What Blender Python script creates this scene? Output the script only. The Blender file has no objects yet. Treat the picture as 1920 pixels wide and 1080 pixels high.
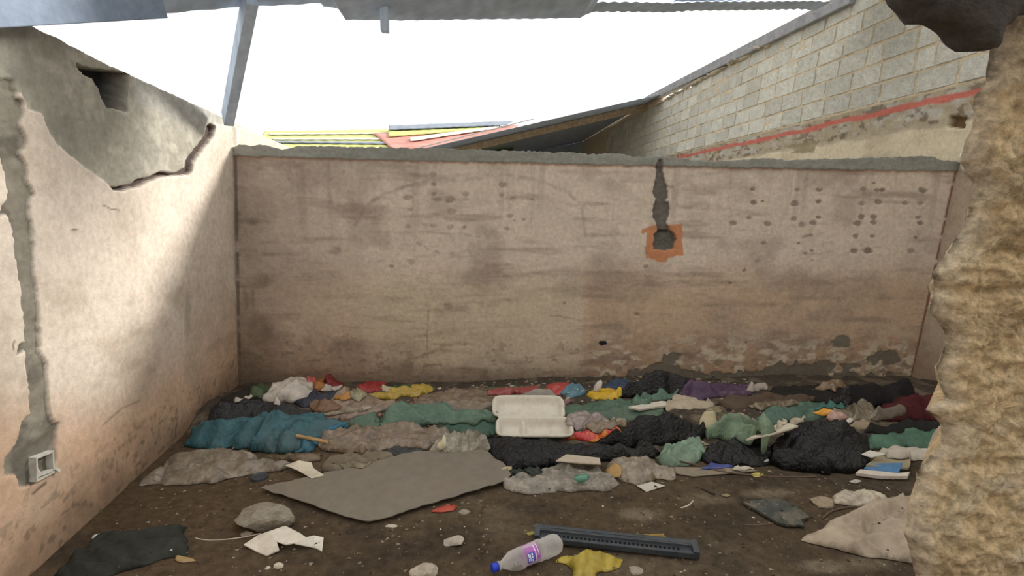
import bpy, bmesh, math, random
import numpy as np
from mathutils import Vector, Matrix
from mathutils.geometry import delaunay_2d_cdt
random.seed(7); rng = np.random.RandomState(7)
S = bpy.context.scene; COL = S.collection
# ------------------------------------------------------------------ camera
F, H0 = 950.0, 1.5
def _n(v): return v/np.linalg.norm(v)
_d = lambda x, y: np.array([x-960, -(y-540), -F], float)
_Y = _n(_d(875, 378)); _Z = _n(np.cross(_d(1875, 398), _Y))
if _Z[1] < 0: _Z = -_Z
RC = np.array([np.cross(_Y, _Z), _Y, _Z])          # world = RC @ cam
CAM = np.array([0, 0, H0])
cd = bpy.data.cameras.new('camera'); cd.sensor_width = 36; cd.lens = F/1920*36; cd.clip_start = .02; cd.clip_end = 300
co = bpy.data.objects.new('camera', cd); COL.objects.link(co)
m4 = Matrix([[*RC[i], CAM[i]] for i in range(3)]+[[0, 0, 0, 1]]); co.matrix_world = m4; S.camera = co
# ------------------------------------------------------------------ world, sun, exposure
W = bpy.data.worlds.new('overcast'); S.world = W; W.use_nodes = True
nt = W.node_tree; bg = nt.nodes['Background']
tc = nt.nodes.new('ShaderNodeTexCoord'); dp = nt.nodes.new('ShaderNodeVectorMath'); dp.operation = 'DOT_PRODUCT'
dp.inputs[1].default_value = (.45, .70, .55)
nt.links.new(tc.outputs['Generated'], dp.inputs[0])
mr = nt.nodes.new('ShaderNodeMapRange'); mr.inputs['From Min'].default_value = -.3; mr.inputs['From Max'].default_value = 1
mr.inputs['To Min'].default_value = .80; mr.inputs['To Max'].default_value = 1.7
nt.links.new(dp.outputs['Value'], mr.inputs['Value']); nt.links.new(mr.outputs['Result'], bg.inputs['Strength'])
bg.inputs['Color'].default_value = (1.0, .985, .955, 1)
sl = bpy.data.lights.new('sun', 'SUN'); sl.energy = 5.0; sl.angle = math.radians(12); sl.color = (1, .95, .88)
so = bpy.data.objects.new('sun', sl); COL.objects.link(so); so.location = (6, 6, 8)
so.rotation_euler = Vector((1.35, 1, .88)).to_track_quat('Z', 'Y').to_euler()
S.view_settings.view_transform = 'Standard'; S.view_settings.look = 'None'
S.view_settings.exposure = 0.05; S.view_settings.gamma = 1; S.view_settings.use_curve_mapping = False
# ------------------------------------------------------------------ numeric helpers
def _hash(ix, iy, s):
    v = np.sin(ix*127.1+iy*311.7+s*74.7)*43758.5453
    return v-np.floor(v)
def noise(x, y, s=0):
    ix, iy = np.floor(x), np.floor(y); fx, fy = x-ix, y-iy
    fx = fx*fx*(3-2*fx); fy = fy*fy*(3-2*fy)
    a = _hash(ix, iy, s); b = _hash(ix+1, iy, s); c = _hash(ix, iy+1, s); d = _hash(ix+1, iy+1, s)
    return (a*(1-fx)+b*fx)*(1-fy)+(c*(1-fx)+d*fx)*fy
def fbm(x, y, s=0, o=4):
    t = 0; a = .5; n = 0
    for k in range(o):
        t = t+a*noise(x*2**k+k*17.3, y*2**k-k*9.1, s+k); n += a; a *= .5
    return t/n
def sstep(a, b, x):
    t = np.clip((x-a)/(b-a), 0, 1); return t*t*(3-2*t)
def segdist(x, y, P, closed=True):
    P = np.asarray(P, float); Q = np.roll(P, -1, 0)
    if not closed: P, Q = P[:-1], Q[:-1]
    best = np.full(np.shape(x), 1e9)
    for (ax, ay), (bx, by) in zip(P, Q):
        dx, dy = bx-ax, by-ay; L = dx*dx+dy*dy+1e-12
        t = np.clip(((x-ax)*dx+(y-ay)*dy)/L, 0, 1)
        best = np.minimum(best, (x-ax-t*dx)**2+(y-ay-t*dy)**2)
    return np.sqrt(best)
def inside(x, y, P):
    P = np.asarray(P, float); Q = np.roll(P, -1, 0); c = np.zeros(np.shape(x), bool)
    for (ax, ay), (bx, by) in zip(P, Q):
        if ay == by: continue
        c ^= ((ay > y) != (by > y)) & (x < (bx-ax)*(y-ay)/(by-ay)+ax)
    return c
def sdist(x, y, P): return np.where(inside(x, y, P), 1, -1)*segdist(x, y, P)
def proj(V):
    c = (V-CAM)@RC
    return 960+F*c[..., 0]/-c[..., 2], 540-F*c[..., 1]/-c[..., 2]
def ray(x, y): return RC@_d(x, y)
def flr(x, y, z=0):
    r = ray(x, y); return CAM+r*((z-H0)/r[2])
def at_y(x, y, Y):
    r = ray(x, y); return CAM+r*(Y/r[1])
L0, R0 = flr(447, 722), flr(1708, 716)
ZU = np.array([0, 0, 1.])
def hit(x, y, o, n):
    r = ray(x, y); return CAM+r*((o-CAM)@n)/(r@n)
DB = _n(R0-L0); NB = np.cross(DB, ZU); NB = NB if NB[1] < 0 else -NB
B = lambda x, y: hit(x, y, L0, NB)
TL, TR = B(437, 280), B(1795, 318)
DL = L0-flr(130, 1010); DL = DL/np.linalg.norm(DL); UL = (TL-L0)/(TL-L0)[2]
NL = _n(np.cross(DL, UL)); NL = NL if NL[0] > 0 else -NL
LWp = lambda x, y: hit(x, y, L0, NL)
DR = ray(898, 372); DR[2] = 0; DR = _n(DR); UR = (TR-R0)/(TR-R0)[2]
NR = _n(np.cross(DR, UR)); NR = NR if NR[0] < 0 else -NR
RWp = lambda x, y: hit(x, y, R0, NR)
# ------------------------------------------------------------------ object helpers
def tag(o, label=None, cat=None, group=None, kind=None):
    if label: o['label'] = label
    if cat: o['category'] = cat
    if group: o['group'] = group
    if kind: o['kind'] = kind
    return o
def mesh_obj(name, V, Fs, m, parent=None, smooth=True, col=None, loc=None):
    me = bpy.data.meshes.new(name)
    V = np.asarray(V, float)
    if loc is not None: V = V-np.asarray(loc)
    me.from_pydata(V.tolist(), [], [list(map(int, f)) for f in Fs]); me.update()
    if smooth: me.polygons.foreach_set('use_smooth', [True]*len(me.polygons))
    if col is not None:
        a = me.color_attributes.new('paint', 'FLOAT_COLOR', 'POINT')
        c = np.ones((len(V), 4)); c[:, :3] = col; a.data.foreach_set('color', c.ravel())
    me.materials.append(m)
    o = bpy.data.objects.new(name, me); COL.objects.link(o)
    if loc is not None: o.location = tuple(loc)
    if parent: o.parent = parent
    return o
def empty(name, loc): 
    o = bpy.data.objects.new(name, None); COL.objects.link(o); o.location = tuple(loc); o.empty_display_size = .1; return o
def bm_obj(name, bm, m, parent=None, smooth=False, bevel=0):
    bmesh.ops.recalc_face_normals(bm, faces=bm.faces)
    me = bpy.data.meshes.new(name); bm.to_mesh(me); bm.free()
    if smooth: me.polygons.foreach_set('use_smooth', [True]*len(me.polygons))
    me.materials.append(m); o = bpy.data.objects.new(name, me); COL.objects.link(o)
    if parent: o.parent = parent
    if bevel:
        b = o.modifiers.new('bevel', 'BEVEL'); b.width = bevel; b.segments = 2; b.limit_method = 'ANGLE'
    return o
def gridfaces(nu, nv):
    i = np.arange(nu-1)[:, None]*nv+np.arange(nv-1)[None]
    return np.stack([i, i+nv, i+nv+1, i+1], -1).reshape(-1, 4)
def box_between(bm, a, b, w, h, up=(0, 0, 1)):
    a, b = Vector(a), Vector(b); d = (b-a).normalized(); s = d.cross(Vector(up)).normalized(); u = s.cross(d).normalized()
    vs = [bm.verts.new(p+s*(sx*w/2)+u*(sz*h/2)) for p in (a, b) for sx in (-1, 1) for sz in (-1, 1)]
    for f in ((0, 1, 3, 2), (4, 6, 7, 5), (0, 4, 5, 1), (2, 3, 7, 6), (0, 2, 6, 4), (1, 5, 7, 3)): bm.faces.new([vs[i] for i in f])
# ------------------------------------------------------------------ materials
def nodes(name):
    m = bpy.data.materials.new(name); m.use_nodes = True
    return m, m.node_tree, m.node_tree.nodes['Principled BSDF']
def add(nt, t, **k):
    n = nt.nodes.new(t)
    for a, b in k.items(): setattr(n, a, b)
    return n
def noise_node(nt, scale, detail=4, rough=.6, vec=None, stretch=None):
    n = add(nt, 'ShaderNodeTexNoise'); n.inputs['Scale'].default_value = scale; n.inputs['Detail'].default_value = detail; n.inputs['Roughness'].default_value = rough
    t = add(nt, 'ShaderNodeTexCoord')
    if stretch:
        mp = add(nt, 'ShaderNodeMapping'); mp.inputs['Scale'].default_value = stretch
        nt.links.new(t.outputs['Object'], mp.inputs[0]); nt.links.new(mp.outputs[0], n.inputs['Vector'])
    else: nt.links.new(t.outputs['Object'], n.inputs['Vector'])
    return n
def modulate(nt, csock, fac, lo, hi, fmin=.3, fmax=.7):
    mr = add(nt, 'ShaderNodeMapRange'); nt.links.new(fac, mr.inputs['Value'])
    mr.inputs['From Min'].default_value = fmin; mr.inputs['From Max'].default_value = fmax
    mr.inputs['To Min'].default_value = lo; mr.inputs['To Max'].default_value = hi
    v = add(nt, 'ShaderNodeVectorMath', operation='SCALE'); nt.links.new(csock, v.inputs[0]); nt.links.new(mr.outputs[0], v.inputs['Scale'])
    return v.outputs[0]
def painted(name, rough=.9, fine=40, bump=.35, lo=.86, hi=1.12, stretch=None, dist=.01, fine2=None):
    m, nt, p = nodes(name)
    a = add(nt, 'ShaderNodeVertexColor', layer_name='paint')
    n1 = noise_node(nt, fine, 6, .65, stretch=stretch); c = modulate(nt, a.outputs['Color'], n1.outputs[0], lo, hi)
    n2 = noise_node(nt, fine/6, 4, .6, stretch=stretch); c = modulate(nt, c, n2.outputs[0], .93, 1.06)
    nt.links.new(c, p.inputs['Base Color'])
    b = add(nt, 'ShaderNodeBump'); b.inputs['Strength'].default_value = bump; b.inputs['Distance'].default_value = dist
    n3 = noise_node(nt, fine2 or fine*1.5, 8, .7); nt.links.new(n3.outputs[0], b.inputs['Height']); nt.links.new(b.outputs[0], p.inputs['Normal'])
    p.inputs['Roughness'].default_value = rough; p.inputs['Specular IOR Level'].default_value = .2
    return m
def crumple(nt, p, scale=24, strength=.6, dist=.01):
    t = add(nt, 'ShaderNodeTexCoord'); nz = add(nt, 'ShaderNodeTexNoise'); nz.inputs['Scale'].default_value = scale*.4
    mx = add(nt, 'ShaderNodeVectorMath', operation='MULTIPLY_ADD'); mx.inputs[1].default_value = (.07, .07, .07)
    nt.links.new(t.outputs['Object'], nz.inputs['Vector']); nt.links.new(nz.outputs['Color'], mx.inputs[0]); nt.links.new(t.outputs['Object'], mx.inputs[2])
    vo = add(nt, 'ShaderNodeTexVoronoi', feature='DISTANCE_TO_EDGE'); vo.inputs['Scale'].default_value = scale; nt.links.new(mx.outputs[0], vo.inputs['Vector'])
    v2 = add(nt, 'ShaderNodeTexVoronoi', feature='F1'); v2.inputs['Scale'].default_value = scale*2.3; nt.links.new(mx.outputs[0], v2.inputs['Vector'])
    ad = add(nt, 'ShaderNodeMath', operation='MULTIPLY_ADD'); nt.links.new(v2.outputs['Distance'], ad.inputs[0]); ad.inputs[1].default_value = .35; nt.links.new(vo.outputs['Distance'], ad.inputs[2])
    b = add(nt, 'ShaderNodeBump'); b.inputs['Strength'].default_value = strength; b.inputs['Distance'].default_value = dist; nt.links.new(ad.outputs[0], b.inputs['Height'])
    old = p.inputs['Normal'].links[0].from_socket if p.inputs['Normal'].is_linked else None
    if old: nt.links.new(old, b.inputs['Normal'])
    nt.links.new(b.outputs[0], p.inputs['Normal'])
def solid(name, col, rough=.6, metal=0, var=.15, scale=25, bump=.1, spec=.4, stretch=None, transl=0, dirt=None, dirtamt=.5, dist=.004, coat=0):
    m, nt, p = nodes(name)
    rgb = add(nt, 'ShaderNodeRGB'); rgb.outputs[0].default_value = (*col, 1)
    n1 = noise_node(nt, scale, 6, .65, stretch=stretch); c = modulate(nt, rgb.outputs[0], n1.outputs[0], 1-var, 1+var)
    if dirt:
        n4 = noise_node(nt, scale*.35, 5, .7); r = add(nt, 'ShaderNodeMapRange'); nt.links.new(n4.outputs[0], r.inputs[0])
        r.inputs['From Min'].default_value = .48; r.inputs['From Max'].default_value = .68; r.inputs['To Max'].default_value = dirtamt
        mx = add(nt, 'ShaderNodeMix', data_type='RGBA'); nt.links.new(r.outputs[0], mx.inputs['Factor']); nt.links.new(c, mx.inputs[6]); mx.inputs[7].default_value = (*dirt, 1); c = mx.outputs[2]
    nt.links.new(c, p.inputs['Base Color'])
    b = add(nt, 'ShaderNodeBump'); b.inputs['Strength'].default_value = bump; b.inputs['Distance'].default_value = dist
    n3 = noise_node(nt, scale*3, 6, .6); nt.links.new(n3.outputs[0], b.inputs['Height']); nt.links.new(b.outputs[0], p.inputs['Normal'])
    p.inputs['Roughness'].default_value = rough; p.inputs['Metallic'].default_value = metal; p.inputs['Specular IOR Level'].default_value = spec
    if coat: p.inputs['Coat Weight'].default_value = coat; p.inputs['Coat Roughness'].default_value = .15
    if transl:
        t = add(nt, 'ShaderNodeBsdfTranslucent'); nt.links.new(c, t.inputs[0]); mix = add(nt, 'ShaderNodeMixShader'); mix.inputs[0].default_value = transl
        out = nt.nodes['Material Output']; nt.links.new(p.outputs[0], mix.inputs[1]); nt.links.new(t.outputs[0], mix.inputs[2]); nt.links.new(mix.outputs[0], out.inputs[0])
    return m
def clear(name, col, alpha=.55, rough=.22):
    m, nt, p = nodes(name)
    rgb = add(nt, 'ShaderNodeRGB'); rgb.outputs[0].default_value = (*col, 1)
    n1 = noise_node(nt, 18, 6, .7); c = modulate(nt, rgb.outputs[0], n1.outputs[0], .7, 1.3)
    nt.links.new(c, p.inputs['Base Color']); p.inputs['Roughness'].default_value = rough; p.inputs['Specular IOR Level'].default_value = .7
    mr = add(nt, 'ShaderNodeMapRange'); nt.links.new(n1.outputs[0], mr.inputs[0]); mr.inputs['From Min'].default_value = .3; mr.inputs['From Max'].default_value = .7
    mr.inputs['To Min'].default_value = alpha-.2; mr.inputs['To Max'].default_value = min(1, alpha+.2); nt.links.new(mr.outputs[0], p.inputs['Alpha'])
    b = add(nt, 'ShaderNodeBump'); b.inputs['Strength'].default_value = .25; b.inputs['Distance'].default_value = .005
    n3 = noise_node(nt, 45, 4, .6); nt.links.new(n3.outputs[0], b.inputs['Height']); nt.links.new(b.outputs[0], p.inputs['Normal'])
    return m
# ------------------------------------------------------------------ back wall
def tri(p): return np.abs(2*(p-np.floor(p))-1)
def worley(x, y, s=0):
    ix, iy = np.floor(x), np.floor(y); f1 = np.full(np.shape(x), 9.); f2 = f1.copy()
    for a in (-1, 0, 1):
        for b in (-1, 0, 1):
            cx, cy = ix+a, iy+b; d = np.hypot(cx+_hash(cx, cy, s)-x, cy+_hash(cx, cy, s+5)-y)
            f2 = np.minimum(f2, np.maximum(f1, d)); f1 = np.minimum(f1, d)
    return f1, f2
def mixc(base, col, f): return base*(1-f[..., None])+np.asarray(col)*f[..., None]
PAINT = np.array([.70, .60, .50]); CEM = np.array([.27, .25, .205]); ORG = np.array([.52, .335, .22]); DARK = np.array([.11, .085, .065])
def wall_mesh(name, O, D, U, N, us, top, nv, thick, colfn, dispfn, m, zb=0.):
    nu = len(us); t = np.linspace(0, 1, nv)
    zz = zb+(top[:, None]-zb)*t[None]; P = O+us[:, None, None]*D+zz[..., None]*U
    px, py = proj(P); c = colfn(px, py, us[:, None]+0*zz, zz); d = dispfn(px, py, us[:, None]+0*zz, zz)
    P = P+d[..., None]*N
    tp = O+us[:, None]*D+top[:, None]*U-N*thick; bt = O+us[:, None]*D+zb*U-N*thick
    P = np.concatenate([P, tp[:, None], bt[:, None]], 1); c = np.concatenate([c, c[:, -1:], c[:, -1:]], 1)
    o = mesh_obj(name, P.reshape(-1, 3), gridfaces(nu, nv+2), m, col=c.reshape(-1, 3)); return tag(o, kind='structure')
WM = painted('old_wall_paint', .92, 30, .35, .84, 1.14, fine2=55)
WLEN = np.linalg.norm(R0-L0)+.12
us = np.arange(-.02, WLEN+.1, .0065)
# ragged top outline
tpx = [437, 450, 500, 530, 560, 700, 900, 1000, 1100, 1160, 1200, 1225, 1260, 1300, 1340, 1390, 1440, 1470, 1560, 1700, 1750, 1758, 1800, 1840]
tpy = [276, 272, 273, 281, 274, 276, 281, 284, 289, 288, 296, 292, 294, 300, 303, 300, 296, 300, 298, 294, 293, 300, 304, 304]
TB = [B(x, y) for x, y in zip(tpx, tpy)]
tu = [(p-L0)@DB for p in TB]; tz = [p[2] for p in TB]
topb = np.interp(us, tu, tz)+.012*(fbm(us*14, us*0, 3)-.5)+.012*(noise(us*45, us*0, 5)-.5)
c5 = lambda x, y: (1080+x/2.347, 280+y/2.347)
c4 = lambda x, y: (430+x/2.25, 260+y/2.25)
SPOTS = [c5(*p)+(r,) for *p, r in [(778, 177, 5), (975, 180, 5), (1069, 179, 6), (1264, 177, 6), (1325, 179, 5), (1350, 179, 5), (1526, 180, 8), (783, 235, 6), (820, 228, 3), (963, 240, 8), (1069, 230, 6), (1257, 240, 6), (1331, 233, 7), (1449, 238, 6), (1516, 239, 6), (762, 302, 5), (693, 325, 7), (843, 328, 7), (961, 307, 6), (1067, 300, 5), (995, 332, 7), (1044, 323, 7), (1256, 298, 7), (1311, 298, 7), (1310, 322, 7), (1239, 327, 8), (1505, 302, 5), (1514, 324, 6), (1231, 383, 6), (1303, 383, 5), (1495, 388, 4), (1222, 447, 7), (1285, 446, 9), (1473, 448, 7), (1008, 457, 4), (1037, 445, 4), (740, 531, 4), (677, 587, 4), (308, 516, 5), (304, 551, 2), (266, 727, 5), (748, 847, 3), (1038, 487, 3), (826, 413, 5), (980, 413, 3), (1310, 148, 4)]] + \
        [c4(*p)+(r,) for *p, r in [(858, 151, 7), (1152, 195, 8), (862, 193, 5), (753, 251, 8), (861, 235, 5), (996, 236, 7), (996, 256, 6), (930, 259, 10), (1147, 240, 5), (1194, 256, 6), (1276, 256, 4), (762, 302, 5), (936, 310, 9), (1185, 328, 6), (1203, 343, 3), (1242, 340, 4), (755, 373, 6), (932, 375, 7), (990, 376, 5), (860, 370, 6), (1170, 380, 5), (765, 522, 8), (684, 541, 5), (921, 711, 9), (903, 842, 4), (574, 712, 3), (1413, 693, 4), (939, 485, 2), (484, 138, 3), (251, 168, 3), (267, 903, 3), (240, 862, 3)]]
LINES = [([(650, 470), (662, 430), (690, 383), (730, 360), (780, 342), (840, 330), (900, 326), (960, 328), (1010, 338), (1060, 357), (1092, 385), (1098, 440)], 4, .3),
         ([(700, 377), (760, 350), (830, 338), (900, 335)], 5, .3), ([(803, 580), (803, 640), (801, 730)], 1.6, .5),
         ([(780, 455), (800, 465), (822, 475)], 2.4, .5), ([(800, 468), (822, 462)], 1.8, .4), ([(690, 492), (720, 488)], 3, .35), ([(690, 434), (860, 438), (900, 446)], 2, .3),
         ([(735, 567), (830, 572), (960, 564)], 3, .25), ([(640, 612), (700, 616)], 3, .2), ([(1030, 592), (1085, 600)], 2, .45), ([(612, 630), (628, 638), (650, 628), (668, 636)], 2, .45),
         ([(1507, 445), (1530, 439), (1546, 436)], 3.2, .75), ([(1412, 495), (1428, 484), (1440, 476)], 5, .45), ([(1240, 352), (1262, 349)], 3, .5), ([(1062, 612), (1100, 606)], 2, .2),
         ([(1552, 505), (1570, 520), (1600, 522)], 1.5, .3), ([(1372, 548), (1440, 535), (1520, 510)], 6, .12), ([(475, 545), (472, 575), (478, 592)], 5, .35), ([(545, 300), (548, 420), (540, 520)], 7, .12), ([(1350, 330), (1345, 420)], 9, .15), ([(1478, 330), (1470, 420)], 8, .14)]
CHAN = [(1231, 298), (1229, 330), (1224, 352), (1225, 363), (1229, 372), (1226, 385), (1225, 398), (1222, 405), (1228, 415), (1233, 424), (1233, 436), (1253, 436), (1252, 420), (1256, 400), (1254, 384), (1249, 377), (1253, 362), (1253, 350), (1247, 335), (1243, 315), (1241, 298)]
PATCH = [(1203, 430), (1225, 422), (1279, 421), (1281, 478), (1264, 482), (1252, 483), (1251, 491), (1232, 493), (1228, 486), (1210, 485), (1211, 438), (1202, 438)]
HOLE = [(1226, 440), (1238, 432), (1258, 433), (1268, 440), (1266, 452), (1263, 468), (1242, 469), (1225, 467)]
CEMB = [(1080, 735), (1095, 712), (1160, 703), (1210, 690), (1232, 676), (1262, 664), (1278, 668), (1262, 680), (1282, 694), (1330, 700), (1400, 697), (1450, 690), (1472, 683), (1515, 680), (1530, 672), (1560, 678), (1612, 680), (1645, 656), (1682, 654), (1685, 672), (1665, 684), (1600, 690), (1555, 694), (1560, 700), (1690, 704), (1715, 712), (1715, 735)]
def back_col(px, py, u, z):
    n = fbm(u*5, z*5, 11, 5); wx = px+14*(fbm(u*9, z*9, 21)-.5); wy = py+14*(fbm(u*9, z*9, 22)-.5)
    c = np.broadcast_to(PAINT, px.shape+(3,)).copy()
    # lower ochre/pink zone, pale central zone
    low = .85*sstep(470, 560, wy+40*(fbm(u*2, z*2, 31)-.5))*np.where(wx < 1090, .55, .85)*(1-.8*sstep(640, 720, wx)*(1-sstep(1060, 1110, wx)))
    c = mixc(c, [.54, .37, .235], low)
    c = mixc(c, [.38, .24, .145], sstep(580, 690, wy)*.72*(1-.6*sstep(760, 900, wx)*(1-sstep(1080, 1110, wx))))
    c = mixc(c, [.56, .48, .33], sstep(480, 560, wy)*sstep(640, 720, wx)*(1-sstep(1060, 1110, wx))*.6)
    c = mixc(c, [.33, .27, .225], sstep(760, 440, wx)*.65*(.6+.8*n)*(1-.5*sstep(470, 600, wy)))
    # darker wavy dirt streaks
    st = fbm(u*2.2+z*.6, z*16, 41, 5); c = mixc(c, [.27, .20, .155], sstep(.52, .8, st)*.5)
    bl = fbm(u*3, z*3.4, 43, 5); c = mixc(c, [.32, .25, .20], sstep(.5, .75, bl)*.45)
    c = mixc(c, [.62, .52, .40], sstep(.56, .8, fbm(u*6, z*8, 44, 5))*.35*sstep(520, 640, py))
    vs = fbm(u*14, z*1.1, 45, 4); c = mixc(c, [.30, .24, .20], sstep(.52, .75, vs)*.35*sstep(560, 330, py))
    # peeled speckle near the base on the right
    pe = fbm(u*11, z*22, 51, 5); c = mixc(c, [.66, .58, .43], sstep(.5, .62, pe)*sstep(600, 670, py)*sstep(1080, 1130, px)*.75)
    c = mixc(c, [.22, .17, .12], sstep(.60, .68, fbm(u*16, z*30, 52, 4))*sstep(610, 680, py)*.6)
    for P, w, a in LINES:
        d = segdist(wx*.5+px*.5, wy*.5+py*.5, P, False); c = mixc(c, DARK, (1-sstep(w*.1, w*1.5, d))*a*.85*sstep(.25, .65, fbm(u*18, z*18, 61)))
    for sx, sy, r in SPOTS:
        ex = (px-sx)/1.25; ey = (py-sy)*1.15; wob = 1+.5*(noise(u*60, z*60, 71)-.5); d = np.hypot(ex, ey)*wob
        k = _hash(np.floor(sx), np.floor(sy), 3); c = mixc(c, DARK*(.8+.8*k), (1-sstep(r*.55, r*.95, d))*(.42+.4*k)*(.6 if sx < 1040 else 1))
    # left corner damp
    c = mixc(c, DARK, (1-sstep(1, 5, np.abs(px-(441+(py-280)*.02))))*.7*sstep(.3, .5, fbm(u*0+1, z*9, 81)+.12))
    for sx, sy, rx, ry in [(447, 402, 9, 7), (474, 415, 14, 9), (447, 478, 8, 6), (460, 560, 7, 30), (495, 525, 26, 18), (628, 472, 16, 12), (490, 620, 30, 40), (650, 650, 40, 20), (820, 372, 18, 5)]:
        d = np.hypot((wx-sx)/rx, (wy-sy)/ry); c = mixc(c, DARK*1.3, (1-sstep(.3, 1.1, d))*(.1+.6*fbm(u*26, z*26, 83)))
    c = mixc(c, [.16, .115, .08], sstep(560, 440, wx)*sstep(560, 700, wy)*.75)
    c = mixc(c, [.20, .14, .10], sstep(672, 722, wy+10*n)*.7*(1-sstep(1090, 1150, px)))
    # right corner rusty seam
    xr = 1795-(py-318)*.215; c = mixc(c, [.20, .07, .045], (1-sstep(1, 4.5, np.abs(px-xr+2)))*.85*sstep(.35, .5, fbm(u*0+3, z*14, 85)+.1))
    # bare cement areas
    e = 5*(fbm(u*22, z*22, 91)-.5)
    tl = np.interp(px, [437, 700, 1100, 1240, 1500, 1795], [293, 300, 309, 312, 317, 322])
    c = mixc(c, [.31, .315, .28], sstep(1, -1, py-tl+e))
    c = mixc(c, [.5, .25, .16], (1-sstep(.5, 2.5, np.abs(py-tl-2+e)))*.45)
    sd = sdist(px, py+3*e, CEMB)+24*(fbm(u*13, z*16, 92, 5)-.5); c = mixc(c, [.17, .15, .115], sstep(-1, 1.5, sd)*.92)
    d = np.hypot((px-1577)/21, (py-640)/13)+.7*(fbm(u*22, z*22, 93)-.5); c = mixc(c, [.2, .185, .145], 1-sstep(.85, .97, d))
    d = np.hypot((px-1131)/9, (py-643)/5)+.7*(fbm(u*42, z*42, 94)-.5); c = mixc(c, [.02, .018, .022], 1-sstep(.85, 1, d))
    c = mixc(c, [.60, .27, .14], sstep(-.5, 1.2, sdist(px, py, PATCH)+1.2*e))
    c = mixc(c, [.17, .155, .135], sstep(-.5, 1, sdist(px, py, CHAN)+2*e))
    c = mixc(c, [.15, .15, .13], sstep(-.5, 1, sdist(px, py, HOLE)+1.2*e))
    return c
def back_disp(px, py, u, z):
    d = .006*(fbm(u*2, z*2, 101)-.5)+.004*(fbm(u*18, z*30, 102)-.5)
    e = 5*(fbm(u*22, z*22, 91)-.5)
    tl = np.interp(px, [437, 700, 1100, 1240, 1500, 1795], [293, 300, 309, 312, 317, 322])
    d = d+sstep(1, -1, py-tl+e)*(.012+.01*(fbm(u*9, z*20, 103)-.3))
    d = d-.006*sstep(-1, 1.5, sdist(px, py+3*e, CEMB)+24*(fbm(u*13, z*16, 92, 5)-.5))
    d = d-(.016+.012*(fbm(u*26, z*26, 104)))*sstep(-.5, 1, sdist(px, py, CHAN)+2*e)
    d = d-.05*sstep(-.5, 1.5, sdist(px, py, HOLE)+1.2*e)*(.6+.5*fbm(u*20, z*34, 105))
    for sx, sy, r in SPOTS:
        if r > 4: d = d-.004*(1-sstep(r*.65, r, np.hypot((px-sx)/1.25, (py-sy)*1.15)))
    return d
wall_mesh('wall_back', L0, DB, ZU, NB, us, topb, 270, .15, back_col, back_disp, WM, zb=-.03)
# ------------------------------------------------------------------ left wall
us2 = np.concatenate([np.arange(-3.9, -2.6, .03), np.arange(-2.6, .1, .0075), np.arange(.1, 3.2, .02)])
lp = [(-60, -12), (0, 17), (60, 46), (150, 92), (245, 140), (320, 174), (395, 208), (425, 222), (455, 237), (500, 258), (530, 271)]
LP = [LWp(*p) for p in lp]; lu = [((p-L0)@DL) for p in LP]; lz = [p[2] for p in LP]
topl = np.interp(us2, lu, lz); topl = np.where(us2 > max(lu), lz[-1]-(us2-max(lu))*.02, topl)+.008*(noise(us2*30, us2*0, 7)-.5)
CTOP = [(-400, -300), (-400, 150), (0, 150), (20, 175), (46, 172), (52, 206), (80, 214), (96, 252), (112, 272), (150, 305), (185, 330), (213, 353), (230, 358), (255, 350), (285, 333), (300, 330), (345, 326), (356, 318), (364, 298), (385, 272), (398, 246), (396, 238), (405, 232), (440, 238), (480, 250), (540, 272), (540, -300)]
CRACK = [(397, 240, 7), (393, 256, 7), (372, 284, 6), (358, 305, 7), (355, 320, 7), (330, 328, 2), (305, 327, 5), (285, 336, 3), (262, 344, 6), (245, 351, 3), (228, 355, 4), (213, 353, 2)]
LHOLE = [(148, 121), (180, 130), (246, 140), (246, 180), (243, 211), (228, 206), (214, 203), (208, 207), (198, 186), (190, 165), (178, 146), (160, 137)]
LCH = [(-40, 148), (34, 150), (34, 185), (50, 190), (47, 215), (38, 232), (50, 262), (48, 275), (41, 288), (50, 310), (55, 340), (67, 366), (58, 372), (57, 400), (62, 430), (66, 470), (64, 512), (73, 545), (74, 598), (76, 655), (88, 690), (90, 730), (92, 775), (102, 797), (109, 793), (107, 830), (103, 866), (96, 880), (64, 906), (36, 916), (30, 890), (9, 888), (10, 862), (22, 845), (36, 822), (40, 790), (57, 776), (54, 735), (50, 690), (49, 660), (34, 664), (36, 645), (48, 640), (46, 600), (41, 545), (38, 522), (28, 460), (24, 420), (16, 400), (4, 405), (2, 385), (16, 375), (14, 330), (4, 300), (-10, 240), (-40, 240)]
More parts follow.
